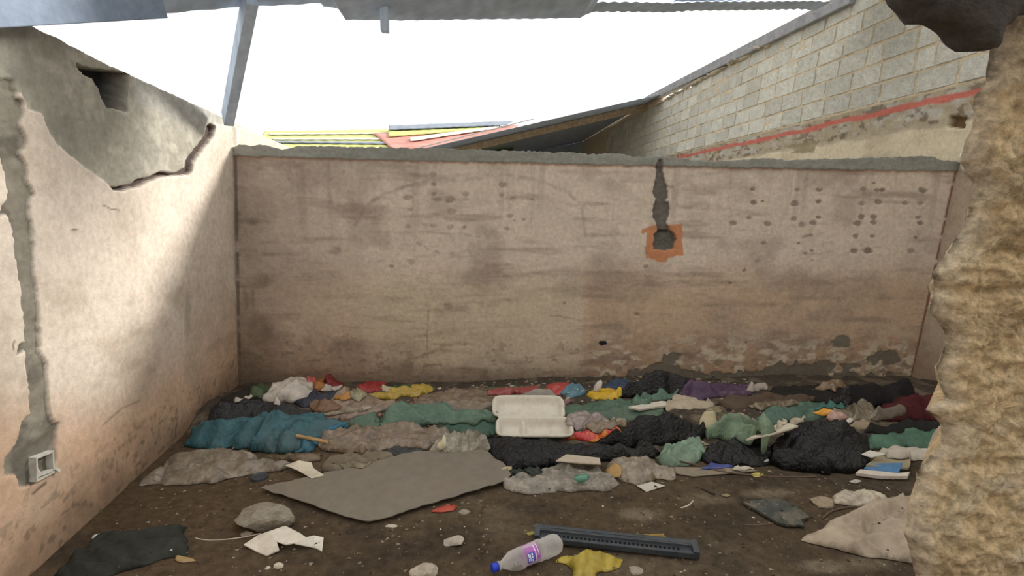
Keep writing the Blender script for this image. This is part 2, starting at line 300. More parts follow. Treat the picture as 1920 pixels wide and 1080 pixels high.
def left_col(px, py, u, z):
    wx = px+16*(fbm(u*7, z*7, 121)-.5); wy = py+16*(fbm(u*7, z*7, 122)-.5); e = 6*(fbm(u*22, z*22, 191)-.5)
    c = np.broadcast_to([.74, .65, .555], px.shape+(3,)).copy()
    yl = np.interp(px, [0, 100, 210, 290, 440], [760, 790, 760, 700, 590])
    c = mixc(c, [.64, .42, .275], sstep(-90, 90, wy-yl+60*(fbm(u*3, z*3, 123)-.5))*.9)
    c = mixc(c, [.48, .40, .31], sstep(.48, .75, fbm(u*3, z*3, 124, 5))*.45)
    c = mixc(c, [.40, .30, .21], sstep(.52, .74, fbm(u*4+z*2, z*9, 125, 5))*.45*sstep(350, 700, py))
    c = mixc(c, [.30, .26, .20], sstep(-60, 10, wy-yl)*sstep(60, 0, wy-yl)*.25*sstep(.4, .7, fbm(u*5, z*5, 126)))
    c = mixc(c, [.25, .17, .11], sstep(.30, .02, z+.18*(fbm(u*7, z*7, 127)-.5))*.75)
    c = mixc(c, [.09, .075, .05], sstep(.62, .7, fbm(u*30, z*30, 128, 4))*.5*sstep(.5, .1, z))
    c = mixc(c, [.15, .16, .13], (1-sstep(.5, 1.2, np.hypot((wx-352)/7, (wy-590)/48)))*.35)
    c = mixc(c, DARK, (1-sstep(1, 6, np.abs(px-(440+(py-280)*.02))))*.55*sstep(.35, .55, fbm(u*0+1, z*8, 129)))
    for P, w, a in [([(195, 385), (208, 392), (225, 395)], 1.6, .7), ([(190, 800), (230, 765), (262, 752)], 2.2, .4), ([(135, 430), (145, 431)], 1.5, .7), ([(62, 925), (85, 905)], 3, .8), ([(24, 655), (26, 640)], 2, .8)]:
        c = mixc(c, DARK, (1-sstep(w*.4, w*1.2, segdist(px, py, P, False)))*a)
    cs = sdist(px, py, CTOP)+1.2*e; k = sstep(-1, 1.5, cs)
    cem = np.broadcast_to([.385, .365, .305], c.shape).copy()
    cem = mixc(cem, [.56, .53, .45], sstep(.5, .72, fbm(u*14, z*14, 131, 5))*.6); cem = mixc(cem, [.24, .235, .2], sstep(.5, .7, fbm(u*4, z*4, 132, 4))*.65)
    cem = mixc(cem, [.46, .46, .43], sstep(0, 1, (px-250)/20)*sstep(30, 0, py-(140+(px-245)*.5+28))*.6)
    c = c*(1-k[..., None])+cem*k[..., None]
    c = mixc(c, [.58, .54, .46], sstep(425, 432, wx)*sstep(300, 285, py)*.5)
    lc = sstep(-1, 1, sdist(px, py, LCH)+1.4*e); ch = np.broadcast_to([.27, .25, .205], c.shape).copy()
    ch = mixc(ch, [.14, .13, .105], sstep(.5, .7, fbm(u*9, z*14, 133, 4))*.8); c = c*(1-lc[..., None])+ch*lc[..., None]
    cp = [q[:2] for q in CRACK]; cw = np.interp(px, [q[0] for q in CRACK][::-1], [q[2] for q in CRACK][::-1])
    c = mixc(c, [.10, .075, .065], 1-sstep(cw-.5, cw+1, segdist(px, py, cp, False)+.5*e))
    return mixc(c, [.045, .05, .06], sstep(-.5, 1.5, sdist(px, py, LHOLE)+.5*e))  # darkness inside the hole is painted on, besides the recess
def left_disp(px, py, u, z):
    e = 6*(fbm(u*22, z*22, 191)-.5)
    d = .010*(fbm(u*2, z*2, 141)-.5)+.003*(fbm(u*16, z*16, 142)-.5)
    d = d-.010*sstep(-1, 1.5, sdist(px, py, CTOP)+1.2*e)+.006*(fbm(u*24, z*24, 143)-.5)*sstep(-1, 1, sdist(px, py, CTOP))
    lc = sstep(-1, 1, sdist(px, py, LCH)+1.4*e); d = d-(.010+.016*(fbm(u*13, z*20, 144)-.3))*lc
    cp = [q[:2] for q in CRACK]; cw = np.interp(px, [q[0] for q in CRACK][::-1], [q[2] for q in CRACK][::-1])
    d = d-.04*(1-sstep(cw-1, cw+1, segdist(px, py, cp, False)+.5*e))
    return d-.13*sstep(-.5, 1.5, sdist(px, py, LHOLE)+.5*e)
wall_mesh('wall_left', L0, DL, UL, NL, us2, topl, 290, .2, left_col, left_disp, WM, zb=-.03)
# ------------------------------------------------------------------ right wall with exposed blocks
us3 = np.concatenate([np.arange(-3.4, -.8, .04), np.arange(-.8, 2.5, .015), np.arange(2.5, 8.4, .035), np.arange(8.4, 17.5, .2)])
topr = np.full(us3.shape, 3.80)-.05*noise(us3*3.1, us3*0, 9)+.34*sstep(7.75, 8.1, us3)
def right_col(px, py, u, z):
    n = fbm(u*3, z*8, 151, 5)
    c = np.broadcast_to([.52, .43, .33], px.shape+(3,)).copy()
    c = mixc(c, [.66, .58, .42], sstep(1.85, 1.95, z)); c = mixc(c, [.38, .31, .22], sstep(.5, .75, fbm(u*4, z*7, 152, 5))*.45)
    c = mixc(c, [.30, .21, .14], sstep(.5, .1, z)*.7)
    rz = 2.22+.06*(fbm(u*5, z*0, 153)-.5); c = mixc(c, [.42, .36, .26], sstep(-.01, .02, z-rz+.05*(n-.5)))
    c = mixc(c, [.50, .49, .44], sstep(.5, .62, fbm(u*6, z*14, 154, 5))*sstep(2.25, 2.3, z)*.7)
    c = mixc(c, [.17, .13, .09], sstep(.60, .68, fbm(u*9, z*22, 155, 4))*sstep(2.22, 2.26, z)*.8)
    zr = 2.455+.022*(fbm(u*3, u*0, 156)-.5)*2; wr = .022+.012*(noise(u*4, u*0, 157)-.3)
    gap = sstep(.3, .42, noise(u*1.7, u*0, 158)+.15*(u < 4))
    c = mixc(c, [.55, .17, .13], (1-sstep(wr, wr+.008, np.abs(z-zr+.015*(n-.5))))*gap)
    c = mixc(c, [.16, .10, .05], (1-sstep(.9, 1, np.maximum(np.abs(px-1793)/16, np.abs(py-228)/12))))
    c = mixc(c, [.29, .25, .15], sstep(-1, 1, sdist(px, py, [(1463, 274), (1500, 268), (1532, 266), (1526, 286), (1480, 288), (1494, 281)]))*.9)  # olive polygon: a shadowed patch painted into the wall colour
    return mixc(c, [.66, .56, .40], sstep(2.53, 2.55, z))
def right_disp(px, py, u, z):
    d = .008*(fbm(u*2, z*2, 161)-.5); k = sstep(2.22, 2.26, z)
    d = d-k*(.022-.022*fbm(u*8, z*18, 162, 5)); d = d-.06*(1-sstep(.85, 1, np.maximum(np.abs(px-1793)/16, np.abs(py-228)/12)))
    return d+sstep(2.53, 2.55, z)*(.004+.016*(fbm(u*7, z*12, 163, 4)-.5))
wr = wall_mesh('wall_right', R0, DR, UR, NR, us3, topr, 230, .2, right_col, right_disp, WM, zb=-.03)
def blocks():
    V, Fs, C = [], [], []
    zrow = [2.56+.205*i for i in range(6)]
    for r, z0 in enumerate(zrow):
        u = -1.9+(.22 if r % 2 else 0)+.07*rng.rand()
        while u < 12:
            L = .40 if rng.rand() > .12 else .2; L *= 1+.06*(rng.rand()-.5); hh = .188+.008*(rng.rand()-.5)
            if u+L < us3[-1]:
                nu, nv = (13, 8) if u < 3 else (6, 5)
                a = np.concatenate([[0], np.linspace(.006, L-.006, nu-2), [L]])[:, None]+np.zeros(nv); b = np.concatenate([[0], np.linspace(.006, hh-.006, nv-2), [hh]])[None]+np.zeros((nu, 1))
                gu, gz = u+a, z0+b+.02*(rng.rand()-.5)*a
                ed = np.minimum(np.minimum(a, L-a), np.minimum(b, hh-b)); brk = fbm(gu*14, gz*14, 171)
                dd = np.where(ed < 1e-6, -.016, -.001+.014*(brk-.5)+.005*rng.rand()+.012*(fbm(gu*45, gz*45, 172)-.5))
                ins = .006*(fbm(gu*25, gz*25, 173)-.5)
                gu = gu+ins; gz = gz+ins
                # pull second ring outward so the arris is tight
                P = R0+gu[..., None]*DR+gz[..., None]*UR+dd[..., None]*NR
                for arr, ax in ((a, 0), (b, 1)): pass
                o = sum(len(v) for v in V); V.append(P.reshape(-1, 3)); Fs.append(gridfaces(nu, nv)+o)
                t = .9+.25*rng.rand(); base = np.array([.60, .60, .53])*t; 
                cc = base*(.8+.4*fbm(gu*40, gz*40, 174))[..., None]; C.append(cc.reshape(-1, 3))
            u += L+.017+.008*rng.rand()
    return np.concatenate(V), np.concatenate(Fs), np.concatenate(C)
BV, BF, BC = blocks()
BM = painted('grey_blocks', .95, 60, .6, .78, 1.2, fine2=70)
bo = mesh_obj('exposed_blocks', BV, BF, BM, parent=wr, col=BC, smooth=False)
# crumbling mortar bits along the top of the block wall
def lumps(seq, m, name, parent=None, seed=1, sub=2):
    bm = bmesh.new(); r = random.Random(seed)
    for (p, s) in seq:
        g = bmesh.ops.create_icosphere(bm, subdivisions=sub, radius=1)
        q = [r.uniform(-9, 9) for _ in range(3)]
        rot = Matrix.Rotation(r.uniform(0, 6), 3, 'Z')
        for v in g['verts']:
            k = 1+.35*math.sin(v.co.x*3+q[0])*math.sin(v.co.y*4+q[1])+.22*math.sin(v.co.z*5+q[2])
            v.co = Vector(p)+rot@Vector((v.co.x*s[0]*k, v.co.y*s[1]*k, v.co.z*s[2]*k))
    return bm_obj(name, bm, m, parent, smooth=False)
MORT = solid('pale_mortar', (.50, .44, .34), .95, var=.3, scale=20, bump=.6)
seq = []
for i in range(46):
    u = .9+i*.16+.08*rng.rand(); p = R0+DR*u+UR*(3.77+.03*rng.rand())+NR*(.01)
    seq.append((p, (.05*rng.rand()+.03, .09*rng.rand()+.05, .018+.02*rng.rand())))
lumps(seq, MORT, 'mortar_rubble', wr, 4, 1)
# ------------------------------------------------------------------ floor
xs = np.arange(-2.6, 4.6, .025); ys = np.arange(-.6, 4.3, .025)
gx, gy = np.meshgrid(xs, ys, indexing='ij')
def floor_z(x, y): return .012*(fbm(x*2.2, y*2.2, 201)-.5)+.006*(fbm(x*11, y*11, 202, 4)-.5)
FP = np.stack([gx, gy, floor_z(gx, gy)], -1)
fc = np.broadcast_to([.108, .078, .048], gx.shape+(3,)).copy()
fc = mixc(fc, [.165, .128, .085], sstep(.48, .72, fbm(gx*1.8, gy*3.2, 203, 5))*.7)
fc = mixc(fc, [.065, .048, .032], sstep(.52, .74, fbm(gx*2.6, gy*4, 204, 5))*.75)
fc = mixc(fc, [.12, .08, .045], sstep(-.4, -1.6, gx)*.6)
fpx, fpy = proj(FP)
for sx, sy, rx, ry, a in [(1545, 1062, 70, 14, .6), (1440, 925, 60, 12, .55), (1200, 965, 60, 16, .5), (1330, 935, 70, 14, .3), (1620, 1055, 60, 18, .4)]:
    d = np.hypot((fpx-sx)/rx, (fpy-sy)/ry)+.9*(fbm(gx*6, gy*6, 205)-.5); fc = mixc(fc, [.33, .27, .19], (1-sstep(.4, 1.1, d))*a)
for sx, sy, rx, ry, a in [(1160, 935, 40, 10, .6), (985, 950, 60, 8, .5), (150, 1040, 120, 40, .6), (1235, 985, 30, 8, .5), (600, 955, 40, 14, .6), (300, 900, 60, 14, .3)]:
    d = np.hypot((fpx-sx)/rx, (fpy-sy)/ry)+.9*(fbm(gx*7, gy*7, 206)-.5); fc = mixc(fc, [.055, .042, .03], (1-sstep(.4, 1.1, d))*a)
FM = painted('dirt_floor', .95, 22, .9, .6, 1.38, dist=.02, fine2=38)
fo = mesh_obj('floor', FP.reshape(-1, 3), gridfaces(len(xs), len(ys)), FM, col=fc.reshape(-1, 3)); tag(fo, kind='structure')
bm = bmesh.new()
for a, b, c_, d_ in [(-40, 40, -40, -.6), (-40, -2.6, -.6, 4.3), (4.6, 40, -.6, 4.3), (-40, 40, 4.3, 60)]:
    bm.faces.new([bm.verts.new((x, y, -.01)) for x, y in ((a, c_), (b, c_), (b, d_), (a, d_))])
tag(bm_obj('ground', bm, solid('outer_ground', (.22, .18, .13), .95, scale=3)), kind='structure')
# ------------------------------------------------------------------ heap height field
HX0, HY0, HC = -2.0, 1.2, .01
hxs = np.arange(-2.0, 4.3, HC); hys = np.arange(1.2, 4.2, HC); HGX, HGY = np.meshgrid(hxs, hys, indexing='ij')
fr = 3.12-.10*sstep(-1.2, .2, HGX)-.30*sstep(.1, .9, HGX)+.12*(fbm(HGX*3, HGY*3, 210)-.5)
HM = floor_z(HGX, HGY)+sstep(fr, fr+.45, HGY)*(.085+.075*(fbm(HGX*3.5, HGY*5, 211, 4)-.3))*(1-.85*sstep(3.6, 3.95, HGY)*(.55+.45*sstep(.8, -.2, HGX)))
heapbase = HM.copy()
def samp(A, x, y):
    fx = np.clip((x-HX0)/HC, 0, A.shape[0]-1.001); fy = np.clip((y-HY0)/HC, 0, A.shape[1]-1.001)
    i = fx.astype(int); j = fy.astype(int); a = fx-i; b = fy-j
    return (A[i, j]*(1-a)+A[i+1, j]*a)*(1-b)+(A[i, j+1]*(1-a)+A[i+1, j+1]*a)*b
def blur(A, n):
    for ax in (0, 1):
        P = np.pad(A, [(n, n) if k == ax else (0, 0) for k in (0, 1)], mode='edge'); c = np.cumsum(P, ax, dtype=float)
        c = np.concatenate([np.zeros_like(np.take(c, [0], ax)), c], ax); s = A.shape[ax]
        A = (np.take(c, range(2*n+1, 2*n+1+s), ax)-np.take(c, range(0, s), ax))/(2*n+1)
    return A
TS = np.linspace(1.3, 4.6, 420)
def march(px, py, lift=0.):
    r = ray(px, py); r = r/r[1]; P = CAM+TS[:, None]*r
    s = samp(HMB, P[:, 0], P[:, 1])+lift
    below = np.nonzero(P[:, 2] <= s)[0]
    k = below[0] if len(below) else len(TS)-1
    p = P[k].copy(); lim = 4.065-(p[0]-L0[0])*.0213
    if p[1] > lim: p[1] = lim
    p[0] = max(p[0], -1.70 if p[1] > 2.2 else -1.62)
    return p
HMB = HM
def refresh(n=2):
    global HMB
    HMB = blur(blur(HM, n), n)
refresh()
# the dark trodden rubbish under everything
sel = (hxs > -1.78) & (hxs < 4.05); sy = (hys > 2.6) & (hys < 4.09)
hv = np.stack([HGX, HGY, HM+.004], -1)[sel][:, sy][::2, ::2]
under = hv[..., 2]-.004-floor_z(hv[..., 0], hv[..., 1]); hv[..., 2] -= np.where(under < .004, .03, 0)
hv[..., 2] += .02*(fbm(hv[..., 0]*18, hv[..., 1]*18, 212, 4)-.5)*(under > .004)
hcol = np.broadcast_to([.075, .06, .045], hv.shape).copy()
hcol = mixc(hcol, [.20, .16, .11], sstep(.5, .7, fbm(hv[..., 0]*9, hv[..., 1]*9, 213, 4))*.6)
ho = mesh_obj('trodden_rubbish', hv.reshape(-1, 3), gridfaces(hv.shape[0], hv.shape[1]), painted('trodden', .9, 30, .8, .6, 1.4), col=hcol.reshape(-1, 3))
tag(ho, 'dark trodden layer of dirt and rubbish beneath the heap of plastic bags', 'rubbish', kind='stuff')
# ------------------------------------------------------------------ crumpled sheets
MC = {}
def mat_for(kind, col):
    key = (kind, tuple(round(c, 3) for c in col))
    if key not in MC:
        nm = kind+'_'+str(len(MC))
        if kind == 'bag': MC[key] = solid(nm, col, .45, var=.3, scale=9, bump=.4, spec=.45, transl=.22, dist=.008, dirt=(.15, .12, .085), dirtamt=.35)
        elif kind == 'film': MC[key] = clear(nm, col, .55, .15)
        elif kind == 'film2': MC[key] = clear(nm, col, .80, .30)
        elif kind == 'cloth': MC[key] = solid(nm, col, .9, var=.25, scale=9, bump=.5, spec=.15, dist=.008)
        elif kind == 'black': MC[key] = solid(nm, col,   .42, var=.4, scale=10, bump=.5, spec=.3, dist=.01, dirt=(.05, .045, .035), dirtamt=.3)
        elif kind == 'paper': MC[key] = solid(nm, col, .85, var=.12, scale=14, bump=.15, spec=.2, dirt=(.22, .18, .13), dirtamt=.5)
        elif kind == 'print': MC[key] = solid(nm, col, .35, var=.2, scale=30, bump=.3, spec=.5)
        elif kind == 'zz': pass
        elif kind == 'stone': MC[key] = solid(nm, col, .95, var=.3, scale=30, bump=.8, spec=.15, dist=.01, dirt=(.16, .12, .08), dirtamt=.6)
        if kind in ('bag', 'black', 'film', 'film2'):
            nt = MC[key].node_tree; crumple(nt, nt.nodes['Principled BSDF'], {'bag': 20, 'black': 26, 'film': 30, 'film2': 22}[kind], {'bag': .45, 'black': .8, 'film': .5, 'film2': .4}[kind], .012)
    return MC[key]
def bag(name, pts, H, col, kind, label, cat, th=0, fs=9, amp=.016, stretch=3.2, lift=.0, group=None, seed=None, step=.009, rough=.020, backlift=.55, R=None, parent=None, off=.004, folds=()):
    """a crumpled sheet lying on whatever lies there already"""
    global HM
    seed = seed if seed is not None else (hash_s(label) % 900)
    py = [p[1] for p in pts]; y0, y1 = min(py), max(py)
    W2 = [march(x, y, lift+H*backlift*((y1-y)/(y1-y0+1e-6))) for x, y in pts]
    P = np.array([[w[0], w[1]] for w in W2])
    _sz = float(min(np.ptp(P[:, 0]), np.ptp(P[:, 1]))); rough = rough*min(1, .25+_sz/.35); amp = amp*min(1, .45+_sz/.4)
    # subdivide and roughen the outline
    out = []
    for i in range(len(P)):
        a, b = P[i], P[(i+1) % len(P)]; n = max(1, int(np.linalg.norm(b-a)/(step*1.3)))
        for k in range(n): out.append(a+(b-a)*k/n)
    out = np.array(out); nn = np.stack([noise(out[:, 0]*16, out[:, 1]*16, seed)-.5, noise(out[:, 0]*16, out[:, 1]*16, seed+7)-.5], 1)
    out = out+nn*rough*2+rough*1.1*np.stack([noise(out[:, 0]*45, out[:, 1]*45, seed+3)-.5, noise(out[:, 0]*45, out[:, 1]*45, seed+9)-.5], 1)
    # chaikin-like smoothing keeps sheets soft
    for _ in range(1): out = .5*out+.25*np.roll(out, 1, 0)+.25*np.roll(out, -1, 0)
    mn, mx = out.min(0), out.max(0); size = min(mx-mn)
    X, Y = np.meshgrid(np.arange(mn[0], mx[0], step), np.arange(mn[1], mx[1], step*.9)); X = X+rng.rand(*X.shape)*step*.5; Y = Y+rng.rand(*Y.shape)*step*.5
    sd = sdist(X, Y, out); ok = sd > step*.45
    pin = np.stack([X[ok], Y[ok]], 1); allp = np.concatenate([out, pin])
    r = delaunay_2d_cdt([Vector(p) for p in allp.tolist()], [], [list(range(len(out)))], 1, 1e-6)
    vv = np.array([[v.x, v.y] for v in r[0]]); tris = r[2]
    Rr = R or max(.03, size*.32)
    ct, s_ = math.cos(th), math.sin(th); fs = fs*1.45; amp = amp*1.0
    FL = [(np.array([march(*q)[:2] for q in pl_]), w_, a_) for pl_, w_, a_ in folds]
    def height(x, y):
        d = np.maximum(sdist(x, y, out), 0); t = np.clip(d/Rr, 0, 1); prof = np.sqrt(1-(1-t)**2)
        u = x*ct+y*s_; v = -x*s_+y*ct
        wv = v+.10*(fbm(u*3, v*3, seed+11)-.5)+.03*(fbm(u*9, v*9, seed+12)-.5)
        w1 = fbm(u*2.2, v*2.6, seed+21); w2 = fbm(u*5, v*5, seed+22)
        ph = wv*fs*.55+.6*w1+.25*w2+u*fs*.05; ph = ph-np.floor(ph); long_ = np.where(ph < .84, (ph/.84)**1.3, (1-ph)/.16)-.45
        mod = .35+1.1*noise(u*3.2, v*6, seed+23)
        c2 = tri((v*.72+u*.70)*fs*.75+1.8*w1)-.5; c3 = tri((v*.80-u*.60)*fs*1.05+1.6*w2)-.5
        g2 = sstep(.45, .7, noise(x*5, y*5, seed+24)); g3 = sstep(.45, .65, noise(x*6, y*6, seed+25))
        f1, f2 = worley(u*fs*1.5/(.5+.25*stretch), wv*fs*1.9, seed+26); cell = np.clip(f2-f1, 0, .5)-.2
        fold = amp*(2.3*long_*mod+.75*c2*g2+.6*c3*g3+.5*cell)
        lump = .35+1.0*fbm(x*5.5, y*5.5, seed+4)
        for pl_, w_, a_ in FL:
            fd = segdist(x+.012*(fbm(x*14, y*14, seed+31)-.5), y+.012*(fbm(x*14, y*14, seed+32)-.5), pl_, False); fold = fold+a_*np.exp(-(fd/w_)**1.3)
        hem = .35+.65*noise(x*9, y*9, seed+27)
        return H*.5*np.clip(t, 0, 1)**.7*lump+(fold+amp*.85)*np.clip(d/.016, 0.12*hem, 1)+off
    top = np.maximum(samp(HMB, vv[:, 0], vv[:, 1]), samp(HM, vv[:, 0], vv[:, 1]))
    z = np.maximum(height(vv[:, 0], vv[:, 1]), .003)+top
    V = np.column_stack([vv, z])
    o = mesh_obj(name, V, tris, mat_for(kind, col) if not hasattr(kind, 'node_tree') else kind, loc=(P[:, 0].mean(), P[:, 1].mean(), float(top.min())), parent=parent)
    sm = o.modifiers.new('thickness', 'SOLIDIFY'); sm.thickness = .0016; sm.offset = -1
    if label: tag(o, label, cat, group)
    # update the height field
    i0, i1 = [int(np.clip((q-HX0)/HC, 0, HM.shape[0]-1)) for q in (mn[0], mx[0]+HC)]; j0, j1 = [int(np.clip((q-HY0)/HC, 0, HM.shape[1]-1)) for q in (mn[1], mx[1]+HC)]
    if i1 > i0 and j1 > j0:
        gx_, gy_ = HGX[i0:i1, j0:j1], HGY[i0:i1, j0:j1]; ins = inside(gx_, gy_, out); t0 = np.maximum(HMB[i0:i1, j0:j1], HM[i0:i1, j0:j1])
        HM[i0:i1, j0:j1] = np.where(ins, t0+np.maximum(height(gx_, gy_), .003)+.002, HM[i0:i1, j0:j1])
    refresh(); return o
def hash_s(s):
    h = 7
    for c in s: h = (h*31+ord(c)) & 0xffffff
    return h
def slab(name, pts, th, col, kind, label, cat, lift=0., tilt=None, bevel=0, parent=None, group=None, zs=None, jag=0, bend=None):
    """a stiff flat piece: outline from the photo, laid on what is under it, with real thickness"""
    global HM
    P = []
    if jag:
        q = []
        for i in range(len(pts)):
            a = np.array(pts[i], float); b = np.array(pts[(i+1) % len(pts)], float)
            n = max(1, int(np.linalg.norm(b-a)/9))
            for k in range(n): q.append(tuple(a+(b-a)*k/n+(rng.rand(2)-.5)*jag*(1 if k else .3)))
        pts = q
    for i, (x, y) in enumerate(pts): P.append(march(x, y, lift+(zs[i] if zs else 0)))
    P = np.array(P)
    if zs: z = np.array([samp(HMB, np.array([p[0]]), np.array([p[1]]))[0]+lift+zz for p, zz in zip(P, zs)])+th
    else:
        top = samp(np.maximum(HMB, HM), P[:, 0], P[:, 1]); A = np.column_stack([P[:, 0], P[:, 1], np.ones(len(P))])
        k, *_ = np.linalg.lstsq(A, top, rcond=None); z = A@k; z = z+th+lift+.003+.6*max(0, (top-z).max())
    bm = bmesh.new(); up = [bm.verts.new((p[0], p[1], zz)) for p, zz in zip(P, z)]; dn = [bm.verts.new((p[0], p[1], zz-th)) for p, zz in zip(P, z)]
    n = len(P)
    if zs and bend:
        for a, b, c, d in bend: bm.faces.new([up[a], up[b], up[c], up[d]]); bm.faces.new([dn[d], dn[c], dn[b], dn[a]])
    else: bm.faces.new(up); bm.faces.new(dn[::-1])
    for i in range(n): bm.faces.new([up[i], dn[i], dn[(i+1) % n], up[(i+1) % n]])
    if len(pts) > 5 and not bend: bmesh.ops.triangulate(bm, faces=[f for f in bm.faces if len(f.verts) > 4])
    c = np.array([P[:, 0].mean(), P[:, 1].mean(), z.min()-th]); bmesh.ops.translate(bm, verts=bm.verts, vec=-Vector(c))
    o = bm_obj(name, bm, mat_for(kind, col) if isinstance(kind, str) else kind, parent, bevel=bevel or min(.0015, th*.3)); o.location = tuple(c)
    if label: tag(o, label, cat, group)
    ins = inside(HGX, HGY, P[:, :2]); HM = np.where(ins, np.maximum(HM, float(z.mean())), HM); refresh(); return o
def rock(name, px, py, s, col, label, cat='stone', seed=1, group=None, kind='stone', rot=0):
    w = march(px, py); bm = bmesh.new(); bmesh.ops.create_icosphere(bm, subdivisions=3, radius=1); r = random.Random(seed); q = [r.uniform(0, 6) for _ in range(6)]
    pl = [(Vector((r.gauss(0, 1), r.gauss(0, 1), r.gauss(0, 1))).normalized(), r.uniform(.55, .85)) for _ in range(9)]
    for v in bm.verts:
        c = v.co.copy()
        for n, d in pl:
            t = c.dot(n)
            if t > d: c -= n*(t-d)
        c *= 1+.05*math.sin(c.x*9+q[0])*math.sin(c.y*8+q[1])
        v.co = Matrix.Rotation(rot, 3, 'Z')@Vector((c.x*s[0], c.y*s[1], (c.z+.55)*s[2]))
    o = bm_obj(name, bm, mat_for(kind, col)); o.location = (w[0], w[1], w[2]-.002); tag(o, label, cat, group); return o
# ------------------------------------------------------------------ broken foreground wall (rough sandcrete)
EDGE = [(1868, -160), (1868, 0), (1862, 60), (1856, 100), (1852, 150), (1828, 185), (1822, 240), (1806, 275), (1800, 300), (1812, 325), (1824, 345), (1816, 400), (1800, 440), (1772, 480), (1750, 512), (1752, 545), (1744, 585), (1772, 622), (1772, 655), (1756, 690), (1764, 725), (1776, 748), (1740, 760), (1738, 770), (1762, 792), (1766, 832), (1742, 860), (1720, 888), (1714, 920), (1702, 945), (1700, 975), (1694, 1000), (1704, 1030), (1716, 1080), (1722, 1180), (1726, 1500)]
YF = 1.05
E3 = [at_y(x, y, YF) for x, y in EDGE]; ez = np.array([p[2] for p in E3])[::-1]; ex = np.array([p[0] for p in E3])[::-1]
zz = np.linspace(-.03, 2.5, 430); exx = np.interp(zz, ez, ex)+.004*(noise(zz*60, zz*0, 301)-.5)
ss = np.concatenate([np.linspace(0, 1, 24), 1+np.linspace(.02, 1, 150)**1.05])
Sg, Zg = np.meshgrid(ss, zz, indexing='ij'); Xe = np.broadcast_to(exx, Sg.shape)
ang = np.clip(Sg, 0, 1)*math.pi/2; rr = .045+.03*fbm(Zg*5, Sg*0, 302)
X = np.where(Sg <= 1, Xe+.0+rr*(1-np.sin(ang)**.8)*0, Xe+(Sg-1)*.62)
Yv = np.where(Sg <= 1, YF+.20*(1-np.sin(ang)), YF)
X = np.where(Sg <= 1, Xe+(Yv-YF)*(Xe/YF)*1.12, X)
rl = np.clip((Sg-1)*.62/.05, 0, 1); Yv = np.where(Sg > 1, YF-.035*np.sqrt(1-(1-rl)**2), Yv)
q = X+Yv*.8
d = .03*(fbm(q*3.0, Zg*4.2, 303, 5)-.5)+.04*np.abs(fbm(q*9, Zg*15, 304, 4)-.5)*-1.6+.034*(fbm(q*34, Zg*44, 305, 4)-.5)
for zl, a in ((.90, .016), (.42, .012), (1.32, .02)): d = d+1.3*a*np.exp(-((Zg-zl-.03*(fbm(q*3, q*0, 306)-.5))/.012)**2)*-1
band = sstep(1.35, 1.55, Zg)*sstep(1.85, 1.6, Zg); d = d-.03*band*(fbm(q*8, Zg*26, 307, 4)-.3)
Yv = Yv-d*np.clip((Sg-.9)/.25, 0, 1)
FV = np.stack([X, Yv, Zg], -1)
fcx = np.broadcast_to([.86, .64, .37], X.shape+(3,)).copy()
fcx = mixc(fcx, [.86, .72, .50], sstep(.48, .7, fbm(q*12, Zg*14, 308, 5))*.6)
fcx = mixc(fcx, [.42, .29, .16], sstep(.54, .72, fbm(q*7, Zg*16, 309, 5))*.6)
fcx = mixc(fcx, [.50, .46, .40], np.clip(sstep(.5, .65, fbm(q*3, Zg*5, 311, 4)), 0, 1)*sstep(.93, .9, Zg)*sstep(.82, .86, Zg)*.8)
fcx = mixc(fcx, [.80, .70, .55], (1-sstep(.7, 1.04, Sg))*.0+np.exp(-((Sg-1.0)/.04)**2)*.6)
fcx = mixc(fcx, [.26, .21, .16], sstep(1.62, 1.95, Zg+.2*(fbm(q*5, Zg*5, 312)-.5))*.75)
FWM = painted('rough_sandcrete', .97, 60, 1.0, .55, 1.35, dist=.015, fine2=75)
# close the rear
nb = len(zz); FVr = np.concatenate([FV, np.stack([FV[-1, :, 0], np.full(nb, YF+.20), zz], -1)[None], np.stack([FV[0, :, 0], FV[0, :, 1], zz], -1)[None]], 0)
fcr = np.concatenate([fcx, fcx[-1:], fcx[:1]], 0)
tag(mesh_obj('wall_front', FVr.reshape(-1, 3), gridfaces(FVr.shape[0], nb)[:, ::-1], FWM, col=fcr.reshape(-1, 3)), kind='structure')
# dark lump of lintel hanging from the top of that wall
LUMP = [(1672, -120), (1676, -10), (1690, 12), (1712, 25), (1722, 42), (1760, 48), (1785, 62), (1800, 84), (1822, 94), (1852, 92), (1866, 60), (1890, 30), (1960, 20), (1960, -120)]
lw = np.array([at_y(x+22, y-6, .93)[[0, 2]] for x, y in LUMP])
o2 = []
for i in range(len(lw)):
    a, b = lw[i], lw[(i+1) % len(lw)]; n = max(1, int(np.linalg.norm(b-a)/.012))
    for k in range(n): o2.append(a+(b-a)*k/n)
o2 = np.array(o2); o2 = o2+.012*np.stack([noise(o2[:, 0]*50, o2[:, 1]*50, 321)-.5, noise(o2[:, 0]*50, o2[:, 1]*50, 322)-.5], 1)
mn, mx = o2.min(0), o2.max(0); X_, Y_ = np.meshgrid(np.arange(mn[0], mx[0], .012), np.arange(mn[1], mx[1], .012)); ok = sdist(X_, Y_, o2) > .006
r = delaunay_2d_cdt([Vector(p) for p in np.concatenate([o2, np.stack([X_[ok], Y_[ok]], 1)]).tolist()], [], [list(range(len(o2)))], 1, 1e-6)
v2 = np.array([[v.x, v.y] for v in r[0]]); dd = np.maximum(sdist(v2[:, 0], v2[:, 1], o2), 0); t = np.clip(dd/.07, 0, 1); bul = .09*np.sqrt(1-(1-t)**2)+.03*(fbm(v2[:, 0]*14, v2[:, 1]*14, 323)-.5)*t
